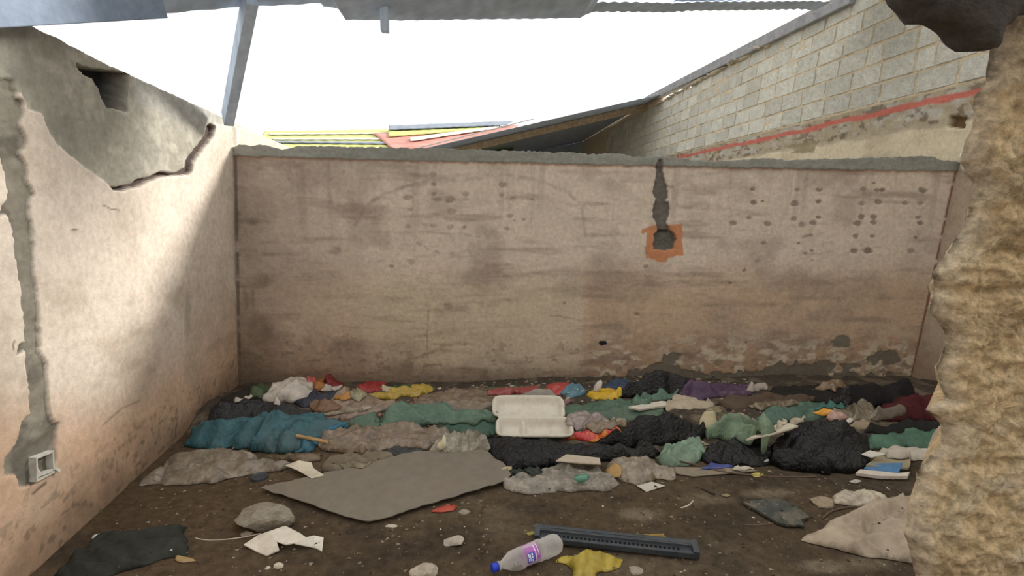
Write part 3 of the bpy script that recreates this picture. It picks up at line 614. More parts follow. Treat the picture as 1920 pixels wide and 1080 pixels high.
Vf = np.column_stack([v2[:, 0], .93-bul*.3, v2[:, 1]]); Vb = np.column_stack([v2[:, 0], 0.94+bul, v2[:, 1]])
nf = len(v2); tr = [list(f) for f in r[2]]; isb = dd < 1e-5
cnt = {}
for f in tr:
    for i in range(3): e = (f[i], f[(i+1) % 3]); cnt[e] = 1
bd = [e for e in cnt if (e[1], e[0]) not in cnt]
Fall = tr+[[a+nf for a in f[::-1]] for f in tr]+[[b, a, a+nf, b+nf] for a, b in bd]
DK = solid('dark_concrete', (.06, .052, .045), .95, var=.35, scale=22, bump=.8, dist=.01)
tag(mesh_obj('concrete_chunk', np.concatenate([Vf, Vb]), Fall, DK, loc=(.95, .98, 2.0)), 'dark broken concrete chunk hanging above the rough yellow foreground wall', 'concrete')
# pale knob of mortar where the partition meets the right wall
p = B(1797, 300); lumps([((p[0]-.02, p[1]-.10, p[2]), (.055, .05, .075)), ((p[0]+.05, p[1]-.08, p[2]-.03), (.05, .05, .05)), ((p[0]-.0, p[1]-.1, p[2]+.05), (.04, .04, .04))], solid('whitish_mortar', (.75, .70, .62), .9, var=.2), 'mortar_lump', None, 8, 3)
tag(bpy.data.objects['mortar_lump'], 'whitish lump of mortar on the right end of the back wall top', 'mortar')
# ------------------------------------------------------------------ roof remains
ROOF = solid('haze_tinted_roof_sheet', (.52, .65, .84), .6, metal=.0, var=.25, scale=5, bump=.2)  # pale blue of the sky glare is put into the sheet colour
TIM = solid('painted_timber', (.60, .73, .92), .75, var=.25, scale=12, bump=.4, stretch=(1, 1, .2))  # light blue here is glare haze painted into the timber colour
WOOD = solid('raw_timber', (.42, .33, .22), .85, var=.3, scale=16, bump=.5)
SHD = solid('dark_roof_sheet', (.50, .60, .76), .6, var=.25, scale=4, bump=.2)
def rdepth(x): return 2.25+(x-60)/1500*3.5
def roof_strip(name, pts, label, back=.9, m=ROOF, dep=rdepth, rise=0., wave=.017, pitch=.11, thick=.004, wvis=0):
    E_ = [at_y(x, y, dep(x)) for x, y in pts]; E_ = np.array(E_); cum = np.concatenate([[0], np.cumsum(np.linalg.norm(np.diff(E_, axis=0), axis=1))])
    s = np.arange(0, cum[-1], .011); P = np.stack([np.interp(s, cum, E_[:, k]) for k in range(3)], 1); nb = 9
    t = np.linspace(0, 1, nb); V = P[:, None]+t[None, :, None]*np.array([0, -back, rise])[None, None]
    V[..., 2] += (wave*np.sin(V[..., 0]/pitch*2*math.pi))+wave
    c = V.reshape(-1, 3).mean(0); o = mesh_obj(name, V.reshape(-1, 3), gridfaces(len(s), nb), m, loc=c)
    sm = o.modifiers.new('thickness', 'SOLIDIFY'); sm.thickness = thick; tag(o, label, 'roof sheet', 'sheets left on the broken roof'); return o
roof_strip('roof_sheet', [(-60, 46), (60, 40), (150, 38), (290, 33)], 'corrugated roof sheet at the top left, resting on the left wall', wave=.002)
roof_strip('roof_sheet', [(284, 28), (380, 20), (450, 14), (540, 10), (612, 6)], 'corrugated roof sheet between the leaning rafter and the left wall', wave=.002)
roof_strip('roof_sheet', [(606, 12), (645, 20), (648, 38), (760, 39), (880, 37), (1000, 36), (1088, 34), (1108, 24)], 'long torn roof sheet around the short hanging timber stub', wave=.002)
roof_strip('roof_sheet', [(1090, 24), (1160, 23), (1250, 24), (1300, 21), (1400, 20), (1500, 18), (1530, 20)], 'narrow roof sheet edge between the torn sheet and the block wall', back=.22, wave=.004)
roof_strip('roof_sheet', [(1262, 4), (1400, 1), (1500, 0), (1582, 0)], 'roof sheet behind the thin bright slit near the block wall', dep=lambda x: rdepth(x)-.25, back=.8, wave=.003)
def beam(name, a, b, w, h, label, m, cat='timber beam', bev=.004, group=None):
    a, b = np.asarray(a), np.asarray(b); c = (a+b)/2; bm = bmesh.new(); box_between(bm, a-c, b-c, w, h)
    o = bm_obj(name, bm, m, bevel=bev); o.location = tuple(c); tag(o, label, cat, group); return o
beam('roof_purlin', at_y(-40, 24, rdepth(-40)-.12), at_y(300, 14, rdepth(300)-.12), .05, .09, 'blue grey purlin under the top left roof sheet', solid('purlin_paint', (.22, .28, .38), .7), 'purlin')  # purlin's blue tint is haze put into its colour
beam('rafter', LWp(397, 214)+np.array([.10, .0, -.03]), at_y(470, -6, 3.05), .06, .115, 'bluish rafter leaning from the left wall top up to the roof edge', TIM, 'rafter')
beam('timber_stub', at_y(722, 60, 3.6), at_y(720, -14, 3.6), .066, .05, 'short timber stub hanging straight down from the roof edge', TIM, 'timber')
# flashing board running along the top of the block wall
fa, fb = RWp(1215, 188), RWp(1606, -6)
cf = (fa+fb)/2; bm = bmesh.new(); box_between(bm, fa-cf, fb-cf, .16, .15); o = bm_obj('fascia_board', bm, solid('fascia_grey', (.33, .34, .36), .8, var=.25, scale=9, bump=.4), bevel=.01); o.location = tuple(cf)
tag(o, 'long grey fascia board sloping along the top of the block wall', 'board')
for i, (x, y, s) in enumerate([(1395, 104, .16), (1442, 78, .14), (1488, 52, .13), (1345, 130, .2), (1310, 148, .2)]):
    p = RWp(x, y+4); rk = bmesh.new(); bmesh.ops.create_icosphere(rk, subdivisions=2, radius=1)
    for v in rk.verts: v.co = Vector((v.co.x*.06, v.co.y*s*1.5, v.co.z*.05*(1+.4*math.sin(v.co.y*7+i))))
    o = bm_obj('rubble', rk, MORT); o.location = tuple(p)
    tag(o, ['third', 'second', 'nearest', 'fourth', 'farthest'][i]+' of five rubble lumps lying on the fascia board, counted from the camera', 'rubble', 'rubble on the fascia board')
# next building's roof seen over the partition
def slope_sheet(name, c4_, label, m, cat='roof sheet', pitch=.2, wave=.015, group=None, n=60, thick=.01):
    """four corners a,b (near edge) c,d (far edge)"""
    a, b, c, d = [np.array(q, float) for q in c4_]; Lg = np.linalg.norm(b-a); nu = max(12, int(Lg/.05)); s = np.linspace(0, 1, nu)[:, None, None]; t = np.linspace(0, 1, 7)[None, :, None]
    V = (a*(1-s)+b*s)*(1-t)+(d*(1-s)+c*s)*t; V = V.copy(); V[..., 2] += wave*np.sin(s[..., 0]*Lg/pitch*6.283)
    ctr = V.reshape(-1, 3).mean(0); o = mesh_obj(name, V.reshape(-1, 3), gridfaces(nu, 7), m, loc=ctr); sm = o.modifiers.new('thickness', 'SOLIDIFY'); sm.thickness = thick
    tag(o, label, cat, group); return o
na, nb_ = at_y(700, 300, 11.7), RWp(1243, 176); nb_ = nb_+NR*.02
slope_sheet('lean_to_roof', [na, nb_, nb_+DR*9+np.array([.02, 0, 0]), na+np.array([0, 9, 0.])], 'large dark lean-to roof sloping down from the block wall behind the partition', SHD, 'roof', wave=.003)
bm = bmesh.new(); c0 = np.array([na[0], 20.5, 0]); pr_ = [(0, 0), (nb_[0]+.25-na[0], 0), (nb_[0]+.25-na[0], nb_[2]-.01), (0, na[2]-.01)]
q1 = [bm.verts.new((x, 0, z)) for x, z in pr_]; q2 = [bm.verts.new((x, .2, z)) for x, z in pr_]; bm.faces.new(q1); bm.faces.new(q2[::-1])
for i in range(4): bm.faces.new([q1[i], q1[(i+1) % 4], q2[(i+1) % 4], q2[i]])
o = bm_obj('rear_wall', bm, solid('grey_render', (.45, .52, .62), .95, scale=2)); o.location = tuple(c0); tag(o, 'dark wall closing the space under the lean-to roof', 'wall')
ba, bb = at_y(850, 285, 12.6), at_y(1240, 194, 12.6); beam('purlin', ba, bb, .08, .15, 'pale timber purlin running up under the lean-to roof edge', WOOD, 'purlin')
beam('edge_trim', at_y(778, 279, 11.66), at_y(1000, 223, 11.66), .03, .022, 'thin pale edge trim along the low end of the lean-to roof', solid('pale_trim', (.75, .76, .75), .6), 'trim')
YEL = solid('yellow_green_sheet', (.58, .60, .20), .6, var=.3, scale=1.6, bump=.1, stretch=(.3, 1, 6)); PALE = solid('pale_sheet', (.78, .77, .62), .6, var=.15, scale=1.5); REDS = solid('faded_red_sheet', (.62, .27, .22), .7, var=.35, scale=2.5, stretch=(.5, 1, 3)); BLU = solid('blue_grey_sheet', (.24, .29, .36), .6, var=.2, scale=2)
k0 = at_y(700, 300, 14.5); k1 = at_y(700, 240, 20.2); fn = _n(np.cross(np.array([1., 0, 0]), k1-k0))
def far_band(px, lift, m, label, name='roof_sheet', cat='roof sheet'):
    q = [hit(x, y, k0+fn*lift, fn) for x, y in px]
    return slope_sheet(name, q, label, m, cat, group='roofs far behind the partition', wave=.004, pitch=.35, thick=.02)
if fn[2] < 0: fn = -fn
far_band([(450, 302), (960, 302), (970, 238), (497, 246)], 0, YEL, 'wide yellow green roof showing just over the partition top')
far_band([(515, 267), (800, 270), (800, 266), (512, 264)], .04, BLU, 'thin blue grey strip of roof low on the yellow green roof')
far_band([(512, 261), (800, 261), (790, 258), (508, 258.5)], .04, PALE, 'pale ridge strip across the yellow green roof')
far_band([(505, 252), (760, 250), (755, 248), (503, 250)], .04, PALE, 'upper pale ridge strip on the yellow green roof')
far_band([(740, 282), (870, 284), (975, 234), (700, 250)], .06, REDS, 'faded red roof sheet beside the lean-to roof edge')
far_band([(770, 264), (930, 240), (938, 235), (768, 258)], .12, PALE, 'pale ridge strip crossing the faded red roof')
far_band([(728, 256), (900, 243), (945, 233), (728, 243)], .10, YEL, 'small yellow green sheet under the farthest blue grey roof edge')
far_band([(729, 243), (950, 234), (965, 226), (729, 235)], .16, BLU, 'farthest blue grey roof edge against the white sky')
# ------------------------------------------------------------------ socket box on the left wall
def lpt(x, y, off): return LWp(x, y)+NL*off
sc = LWp(77, 873); sk = empty('socket_box', sc); tag(sk, 'broken white socket box set in grey cement on the left wall', 'socket')
WP = solid('old_white_plastic', (.62, .60, .54), .5, var=.15, scale=40, dirt=(.3, .26, .2)); DKI = solid('dark_inside', (.10, .09, .075), .9, var=.3)
qq = [(59, 858), (93, 844), (95, 886), (61, 904)]
bm = bmesh.new(); O_ = [lpt(x, y, .016)-sc for x, y in qq]; cc_ = sum(O_)/4; I_ = [p+(cc_-p)*.17 for p in O_]
vo = [bm.verts.new(p) for p in O_]; vi = [bm.verts.new(p) for p in I_]; vb = [bm.verts.new(p-NL*.035) for p in I_]; vs = [bm.verts.new(p-NL*.03) for p in O_]
for i in range(4):
    j = (i+1) % 4; bm.faces.new([vo[i], vo[j], vi[j], vi[i]]); bm.faces.new([vi[i], vi[j], vb[j], vb[i]]); bm.faces.new([vo[j], vo[i], vs[i], vs[j]])
bm_obj('frame', bm, WP, sk)
bm = bmesh.new(); bm.faces.new([bm.verts.new(p-NL*.032) for p in I_]); bmesh.ops.solidify(bm, geom=bm.faces[:], thickness=.002); bm_obj('back_plate', bm, DKI, sk)
bm = bmesh.new(); a = lpt(64, 892, .005)-sc; b = lpt(90, 882, .008)-sc; box_between(bm, a, b, .02, .012); a = lpt(66, 870, -.008)-sc; b = lpt(80, 895, .0)-sc; box_between(bm, a, b, .008, .008); bm_obj('broken_tab', bm, WP, sk)
bm = bmesh.new(); box_between(bm, lpt(94, 878, .014)-sc, lpt(104, 883, .014)-sc, .01, .012); bm_obj('fixing_lug', bm, WP, sk)
# ------------------------------------------------------------------ rubbish heap, from the back wall forwards
BK = (.012, .012, .013); TEAL = (.05, .15, .18); GRN = (.10, .175, .12); PGR = (.22, .31, .20); TAN = (.25, .19, .13); GRY = (.26, .22, .17); WHT = (.72, .66, .56); MAR = (.075, .018, .02)
BB = 'black bin bags in the heap'; GB = 'green plastic bags in the heap'
bag('dark_cloth', [(392, 772), (402, 752), (440, 735), (500, 728), (500, 752), (440, 775), (398, 790)], .05, (.035, .03, .025), 'cloth', 'dark rag in the left back corner above the teal sheet', 'rag', th=.3)
bag('green_wrapper', [(470, 742), (480, 725), (508, 722), (515, 740), (490, 750)], .03, (.07, .11, .05), 'bag', 'small dull green wrapper left of the white bag with the red print', 'wrapper')
bag('carrier_bag', [(490, 742), (498, 728), (530, 712), (565, 694), (588, 696), (596, 716), (600, 732), (585, 744), (560, 752), (530, 758), (500, 752)], .24, (.68, .62, .55), 'bag', 'white carrier bag with red print standing against the back wall', 'bag', th=.9, fs=8, amp=.02)
bag('orange_bag', [(588, 732), (590, 706), (604, 699), (620, 702), (628, 722), (612, 736)], .14, (.42, .17, .05), 'bag', 'orange bag right beside the white bag with red print', 'bag')
bag('red_bag', [(612, 728), (612, 705), (624, 700), (640, 716), (645, 728), (628, 732)], .12, (.24, .03, .03), 'bag', 'dark red bag beside the orange one at the back wall', 'bag')
bag('black_bag', [(350, 812), (362, 790), (395, 770), (430, 750), (470, 742), (520, 748), (560, 762), (600, 772), (590, 790), (480, 800), (400, 812)], .06, (.03, .032, .034), 'black', 'black bag with dark green sheen behind the teal sheet', 'bag', th=.2)
bag('navy_bag', [(546, 758), (560, 744), (600, 735), (648, 728), (655, 742), (610, 758), (570, 766)], .04, (.035, .04, .06), 'black', 'navy black bag under the white bag with red print', 'bag', th=.3)
bag('red_wrapper', [(670, 732), (676, 720), (700, 714), (722, 720), (724, 732), (700, 738)], .035, (.30, .03, .03), 'print', 'crumpled dark red wrapper at the foot of the back wall, left half', 'wrapper', fs=16)
bag('cream_scrap', [(716, 728), (728, 726), (748, 734), (742, 738), (722, 737)], .01, (.5, .45, .3), 'paper', 'small cream scrap right of the dark red wrapper', 'scrap', step=.009)
bag('green_scrap', [(735, 728), (752, 719), (772, 724), (780, 732), (745, 736)], .025, (.07, .15, .06), 'bag', 'green scrap showing behind the long yellow wrapper', 'scrap')
bag('yellow_wrapper', [(680, 742), (720, 736), (760, 728), (800, 722), (812, 730), (800, 740), (760, 748), (720, 750)], .03, (.42, .29, .05), 'print', 'long yellow wrapper along the foot of the back wall', 'wrapper', th=.2, fs=14)
bag('brown_sheet', [(770, 765), (790, 742), (830, 732), (880, 728), (915, 730), (938, 744), (940, 760), (900, 776), (840, 775)], .05, (.22, .16, .105), 'film2', 'brown plastic sheet behind the long green bag', 'sheet', th=.1, amp=.012)
bag('pinkish_bag', [(590, 788), (595, 768), (602, 750), (620, 735), (655, 728), (700, 738), (735, 746), (750, 756), (720, 772), (660, 786), (625, 792)], .06, (.30, .22, .16), 'film2', 'dusty beige bag between the teal sheet and the yellow wrapper', 'bag', th=.5)
bag('orange_scrap', [(625, 748), (640, 738), (662, 738), (668, 746), (645, 753)], .015, (.45, .22, .05), 'print', 'orange scrap on the dusty beige bag', 'scrap', step=.01)
bag('brown_scrap', [(578, 764), (590, 748), (625, 752), (640, 762), (625, 775), (590, 776)], .025, (.26, .15, .09), 'bag', 'brown scrap right above the teal sheet', 'scrap')
bag('red_strip', [(912, 742), (920, 732), (970, 728), (1010, 728), (1012, 738), (960, 742)], .02, (.28, .06, .05), 'print', 'flat red strip at the wall behind the foam box', 'wrapper')
bag('cream_wrapper', [(930, 748), (945, 739), (968, 742), (970, 752), (948, 758)], .02, (.5, .44, .34), 'paper', 'cream wrapper beside the brown plastic sheet, behind the foam box', 'wrapper', step=.01)
bag('blue_bag', [(1128, 728), (1145, 714), (1175, 712), (1190, 724), (1170, 735), (1140, 736)], .04, (.05, .09, .16), 'bag', 'dark blue bag against the back wall behind the yellow one', 'bag')
bag('black_bag', [(1150, 745), (1168, 720), (1200, 706), (1245, 698), (1295, 704), (1330, 718), (1345, 738), (1300, 748), (1220, 750)], .26, BK, 'black', 'black bin bag heaped against the middle of the back wall', 'bag', th=.1, group=None)
bag('red_wrapper', [(1016, 738), (1026, 722), (1045, 720), (1068, 720), (1078, 730), (1055, 740), (1030, 742)], .03, (.42, .06, .05), 'print', 'bright red wrapper leaning at the wall near the blue printed packet', 'wrapper')
bag('grey_cloth', [(962, 760), (975, 742), (998, 732), (1030, 735), (1050, 742), (1048, 756), (1010, 764), (980, 766)], .03, (.30, .27, .23), 'cloth', 'grey and white rag ring directly behind the foam box', 'rag', fs=14)
pk = bag('printed_packet', [(1052, 742), (1062, 728), (1078, 720), (1104, 732), (1092, 744), (1070, 748)], .02, (.10, .22, .28), 'print', 'blue printed packet with white lettering behind the foam box', 'packet', th=.6, step=.01)
def lettering():
    bm = bmesh.new(); c = march(1080, 736); r = random.Random(4)
    strokes = [[(0, 0), (0, 1), (.6, .8), (0, .5), (.7, 0)], [(1, 0), (1.4, 1), (1.8, 0)], [(2.1, 1), (2.5, .5), (2.9, 1)], [(2.5, .5), (2.5, 0)], [(3.2, 1), (3.2, .2), (3.6, 0), (3.9, .3), (3.9, 1)]]
    for st in strokes:
        for (ax, ay), (bx, by) in zip(st, st[1:]):
            P = []
            for x, y in ((ax, ay), (bx, by)):
                px_, py_ = c[0]-.075+x*.036+y*.01, c[1]-.03+x*.018+y*.05; P.append((px_-pk.location.x, py_-pk.location.y, float(samp(HM, np.array([px_]), np.array([py_]))[0])+.004-pk.location.z))
            box_between(bm, P[0], P[1], .006, .003)
    bm_obj('lettering', bm, solid('white_print', (.66, .64, .58), .5), pk)
lettering()
bag('green_bag', [(1040, 772), (1050, 755), (1100, 752), (1170, 748), (1230, 752), (1250, 766), (1230, 784), (1150, 790), (1080, 786)], .07, GRN, 'bag', 'green bag spread behind the clear bag and the white tray', 'bag', th=.15)
bag('green_bag', [(1180, 758), (1192, 736), (1215, 726), (1250, 722), (1275, 732), (1255, 744), (1225, 752), (1210, 764)], .05, (.12, .21, .15), 'bag', 'knotted green bag between the yellow bag and the purple sheet', 'bag', th=.5, fs=14)
bag('yellow_bag', [(1098, 740), (1112, 731), (1135, 727), (1160, 734), (1168, 744), (1155, 752), (1125, 752)], .035, (.80, .52, .04), 'bag', 'bright yellow bag near the foot of the back wall', 'bag', th=-.3, fs=11)
bag('purple_sheet', [(1262, 742), (1285, 724), (1325, 716), (1380, 722), (1420, 732), (1410, 742), (1350, 748), (1290, 752)], .035, (.10, .055, .11), 'bag', 'dark purple plastic sheet at the back right of the heap', 'sheet', th=.15, fs=12)
bag('pale_wrapper', [(1400, 734), (1412, 722), (1436, 722), (1442, 728), (1425, 738)], .02, (.40, .35, .30), 'paper', 'small pale wrapper at the right tip of the purple sheet', 'wrapper', step=.01)
bag('black_cloth', [(1420, 752), (1440, 736), (1480, 722), (1540, 720), (1600, 728), (1620, 745), (1560, 760), (1480, 762)], .05, (.025, .022, .02), 'cloth', 'flat black cloth right of the purple sheet along the wall', 'cloth', th=.1)
bag('tan_bag', [(1520, 732), (1540, 720), (1575, 716), (1590, 726), (1570, 736)], .035, (.25, .17, .10), 'film2', 'tan bag peeking behind the black cloth at the back wall', 'bag')
bag('black_bag', [(1572, 760), (1578, 722), (1600, 706), (1640, 706), (1690, 708), (1720, 722), (1725, 745), (1680, 765), (1620, 768)], .32, (.02, .018, .018), 'cloth', 'tall dark heap of cloth in the right back corner', 'cloth', th=.2)
bag('maroon_cloth', [(1630, 782), (1645, 755), (1665, 735), (1700, 722), (1745, 724), (1790, 745), (1800, 775), (1760, 796), (1690, 792)], .24, MAR, 'cloth', 'maroon cloth beside the rough foreground wall', 'cloth', th=-.2)
bag('brown_cloth', [(1345, 760), (1360, 744), (1420, 742), (1480, 738), (1530, 744), (1520, 758), (1450, 768), (1380, 770)], .035, (.10, .07, .05), 'cloth', 'dark brown cloth in front of the purple sheet', 'cloth', th=.1)
bag('green_sheet', [(1420, 790), (1435, 760), (1480, 752), (1540, 752), (1590, 758), (1580, 772), (1520, 790), (1460, 798)], .045, (.09, .17, .125), 'bag', 'flat green sheet behind the big black bag on the right', 'sheet', th=.1)
bag('grey_film', [(1552, 790), (1562, 765), (1590, 748), (1618, 744), (1640, 760), (1650, 780), (1620, 794), (1580, 798)], .07, (.24, .20, .14), 'film2', 'greyish brown bag in front of the maroon cloth', 'bag', th=.9)
bag('grey_rag', [(1630, 788), (1650, 770), (1680, 762), (1702, 774), (1695, 786), (1660, 790)], .04, (.16, .13, .10), 'cloth', 'curled grey rag on the maroon cloth', 'rag', fs=12)
bag('orange_wrapper', [(1522, 776), (1545, 766), (1565, 768), (1566, 776), (1545, 782)], .02, (.75, .35, .04), 'print', 'orange wrapper on the green sheet at the right', 'wrapper', step=.01)
bag('red_white_packet', [(1545, 786), (1555, 774), (1585, 774), (1592, 784), (1580, 794), (1560, 794)], .02, (.50, .32, .26), 'print', 'pinkish packet with a red edge below the orange wrapper', 'packet', step=.01)
bag('tan_paper', [(1590, 806), (1600, 790), (1625, 784), (1640, 794), (1636, 806), (1610, 812)], .02, (.32, .25, .17), 'paper', 'tan paper between the big black bag and the grey rag', 'paper', step=.01)
bag('black_cloth', [(1618, 812), (1632, 792), (1700, 786), (1770, 786), (1790, 800), (1740, 812), (1660, 820)], .05, (.022, .022, .02), 'cloth', 'dark rolled cloth above the green bag at the foreground wall', 'cloth', th=.1)
bag('green_bag', [(1618, 842), (1630, 815), (1680, 808), (1720, 800), (1760, 798), (1810, 805), (1810, 835), (1760, 845), (1690, 842)], .06, (.09, .19, .13), 'bag', 'green bag running behind the edge of the foreground wall', 'bag', th=.1)
# the two long green bags and the teal sheet
bag('dark_green_bag', [(800, 812), (830, 795), (890, 780), (935, 782), (940, 805), (915, 822), (860, 822)], .05, (.06, .13, .09), 'bag', 'dark green bag left of the foam box, behind the glittering clear bag', 'bag', th=.3)
bag('green_bag', [(700, 800), (716, 770), (750, 750), (790, 742), (850, 752), (900, 766), (938, 778), (935, 792), (880, 792), (820, 796), (770, 804)], .16, (.14, .24, .175), 'bag', 'long folded green bag pointing at the foam box', 'bag', th=-.25, fs=9, amp=.012, stretch=5, folds=[([(714, 796), (716, 778), (736, 764)], .014, -.04), ([(750, 772), (840, 778), (920, 788)], .012, -.045), ([(790, 752), (870, 766), (930, 780)], .03, .045), ([(730, 785), (780, 778), (830, 786)], .03, .03), ([(810, 762), (870, 776), (925, 784)], .010, -.03)])
bag('green_bag', [(650, 800), (656, 782), (672, 770), (702, 768), (716, 782), (712, 800), (690, 808)], .075, (.12, .20, .14), 'bag', 'rounded green bag between the teal sheet and the long green bag', 'bag', th=.6, fs=8)
bag('teal_sheet', [(342, 832), (344, 815), (362, 798), (400, 778), (445, 764), (490, 760), (540, 760), (590, 765), (628, 768), (652, 776), (650, 790), (625, 800), (600, 816), (575, 838), (540, 850), (500, 852), (470, 846), (458, 836), (400, 840)], .2, TEAL, 'bag', 'large teal blue plastic sheet crumpled beside the left wall', 'sheet', th=.22, fs=7, amp=.016, stretch=5, step=.008, folds=[([(395, 800), (470, 784), (540, 780), (562, 790)], .018, -.055), ([(425, 838), (470, 818), (530, 800), (600, 790)], .016, -.05), ([(478, 846), (520, 818), (580, 800), (640, 790)], .035, .05), ([(350, 824), (400, 792), (470, 772), (570, 770)], .035, .05), ([(515, 848), (545, 825), (610, 806)], .014, -.05), ([(400, 822), (450, 805), (510, 800)], .02, .03)])
bag('blue_fold', [(548, 850), (560, 834), (600, 815), (640, 792), (652, 794), (620, 818), (585, 846)], .03, (.05, .20, .30), 'bag', 'brighter blue bag tucked under the right end of the teal sheet', 'bag', th=.5)
bag('brown_scrap', [(520, 862), (540, 848), (580, 846), (606, 850), (600, 866), (560, 870)], .02, (.17, .12, .07), 'film2', 'brown film scrap in front of the teal sheet', 'scrap', th=.1)
bag('grey_paper_heap', [(600, 888), (612, 862), (650, 852), (690, 848), (735, 848), (745, 860), (700, 872), (660, 882), (620, 892)], .045, (.20, .165, .12), 'cloth', 'crumpled grey rag behind the grey board', 'rag', fs=14, amp=.02)
bag('brown_bag', [(596, 832), (602, 812), (640, 802), (700, 798), (770, 797), (815, 800), (842, 808), (838, 828), (800, 842), (760, 842), (720, 842), (680, 852), (620, 852), (598, 846)], .075, (.25, .19, .135), 'film2', 'long brown plastic bag in front of the long green bag', 'bag', th=-.1, fs=8, amp=.018, stretch=4, folds=[([(610, 820), (680, 812), (780, 812), (835, 815)], .022, .035), ([(640, 845), (700, 832), (760, 832), (810, 836)], .014, -.03), ([(640, 806), (665, 815), (700, 830)], .014, .025)])
# foam box
def clamshell():
    global HM
    c = march(995, 812); Wd = .485; D_ = .19
    zb = max(c[2], .06)+.015; root = empty('takeaway_box', (c[0], c[1]+.05, zb)); root.rotation_euler = (math.radians(17), 0, math.radians(-3))
    tag(root, 'open white foam takeaway box lying in the middle of the heap', 'takeaway box')
    foam = solid('white_foam', (.74, .69, .59), .7, var=.06, scale=30, bump=.25, transl=.12, dirt=(.45, .38, .25), dirtamt=.35)
    def tray(x0, x1, y0, y1, z0, z1, nx=44, ny=26, rim=.016, wall=.035, mode=0):
        X = np.linspace(x0, x1, nx)[:, None]+np.zeros(ny); Y = np.linspace(y0, y1, ny)[None]+np.zeros((nx, 1)); r = .05
        # squircle the corners
        cx, cy = (x0+x1)/2, (y0+y1)/2; hx, hy = (x1-x0)/2, (y1-y0)/2; a = (X-cx)/hx; b = (Y-cy)/hy
        ax = a*np.sqrt(1-.16*b**4*(np.abs(a) > 0)); by = b*np.sqrt(1-.30*a**8)
        X = cx+ax*hx; Y = cy+by*hy
        e = np.minimum((1-np.abs(a))*hx, (1-np.abs(b))*hy); z = z1-(z1-z0)*sstep(rim, rim+wall, e)
        if mode:
            z = np.maximum(z, z1-.018-(z1-z0)*sstep(.006, .03, np.abs(X-(x0+.36*(x1-x0)))))
            z = z+.012*(fbm(X*30, Y*30, 401)-.5)*sstep(rim+wall, rim+wall+.02, e)*(X > x0+.4*(x1-x0))
        z = z-.01*sstep(rim*.4, 0, e)
        return np.stack([X, Y, z], -1)
    lid = tray(-Wd*.52, Wd*.50, 0, D_*1.08, -.004, .045); lid[..., 2] += lid[..., 1]*.10
    lid[-7:, :14, 2] -= .02*np.linspace(0, 1, 7)[:, None]
    base = tray(-Wd*.47, Wd*.56, -D_*1.0, 0, 0, .055, mode=1); base[..., 2] -= 0; 
    for nm, G in (('lid', lid), ('tray', base)):
        o = mesh_obj(nm, G.reshape(-1, 3), gridfaces(G.shape[0], G.shape[1]), foam, parent=root); s = o.modifiers.new('t', 'SOLIDIFY'); s.thickness = .003
    bm = bmesh.new(); box_between(bm, (-Wd*.44, 0, .042), (Wd*.42, 0, .042), .016, .006); bm_obj('hinge', bm, foam, root)
    return root
_bx = clamshell()
_fp = np.array([march(*q)[:2] for q in [(925, 798), (1066, 798), (1080, 816), (925, 816)]]); HM = np.where(inside(HGX, HGY, _fp), np.maximum(HM, _bx.location[2]+.02), HM); refresh()
bag('clear_bag', [(1058, 806), (1062, 775), (1080, 764), (1112, 766), (1140, 784), (1160, 796), (1140, 808), (1100, 812)], .08, (.34, .28, .25), 'film2', 'pinkish clear bag against the right side of the foam box', 'bag', th=.7, fs=10)
bag('white_scrap', [(1136, 802), (1150, 786), (1172, 784), (1178, 792), (1160, 802)], .03, (.34, .30, .22), 'paper', 'crumpled pale scrap right of the pinkish clear bag', 'scrap', step=.01)
slab('foam_strip', [(1178, 768), (1240, 757), (1252, 758), (1252, 764), (1200, 774)], .014, (.60, .55, .46), 'paper', 'flat white foam strip lying on the green bag', 'foam', lift=.02)
# beige carton
bag('carton', [(1246, 768), (1252, 744), (1270, 738), (1310, 742), (1338, 756), (1330, 768), (1290, 772)], .055, (.45, .38, .28), 'paper', 'crushed beige carton behind the black bags', 'carton', amp=.008, fs=6)
bag('black_bag', [(1120, 834), (1130, 808), (1155, 795), (1190, 778), (1230, 768), (1275, 768), (1320, 778), (1330, 800), (1300, 822), (1250, 832), (1180, 845)], .2, (.010, .010, .011), 'black', 'shiny black bin bag between the beige carton and the snack packet', 'bag', th=.5, fs=8, amp=.022)
bag('dark_bag', [(1322, 775), (1330, 762), (1352, 758), (1360, 772), (1345, 780)], .03, (.30, .25, .15), 'film2', 'small olive scrap between carton and large pale green bag', 'scrap')
bag('pale_scrap', [(1312, 808), (1318, 778), (1345, 778), (1350, 800), (1330, 815)], .03, (.50, .43, .28), 'paper', 'torn cream card under the large pale green bag', 'card', step=.01)
bag('snack_packet', [(1055, 822), (1068, 812), (1100, 806), (1140, 808), (1165, 820), (1130, 828), (1080, 828)], .025, 0, solid('snack_print', (.50, .03, .03), .3, var=.2, scale=30, bump=.3, spec=.6, dirt=(.75, .38, .04), dirtamt=1), 'red and yellow snack packet in front of the pinkish clear bag', 'packet', th=.1, step=.01)
bag('black_bag', [(898, 822), (915, 810), (960, 806), (1020, 816), (1080, 826), (1150, 826), (1220, 830), (1245, 845), (1180, 858), (1110, 858), (1060, 866), (1000, 884), (950, 886), (930, 868), (915, 845)], .13, (.010, .010, .011), 'black', 'long black bin bag in front of the foam box', 'bag', th=-.12, fs=8, amp=.024, stretch=3.5)
bag('glitter_bag', [(806, 850), (812, 825), (832, 806), (865, 796), (895, 798), (912, 812), (918, 836), (900, 850), (860, 858), (825, 860)], .16, (.40, .36, .28), 'film', 'glittering crumpled clear bag left of the long black bin bag', 'bag', th=.8, fs=13, amp=.026, stretch=1.6)
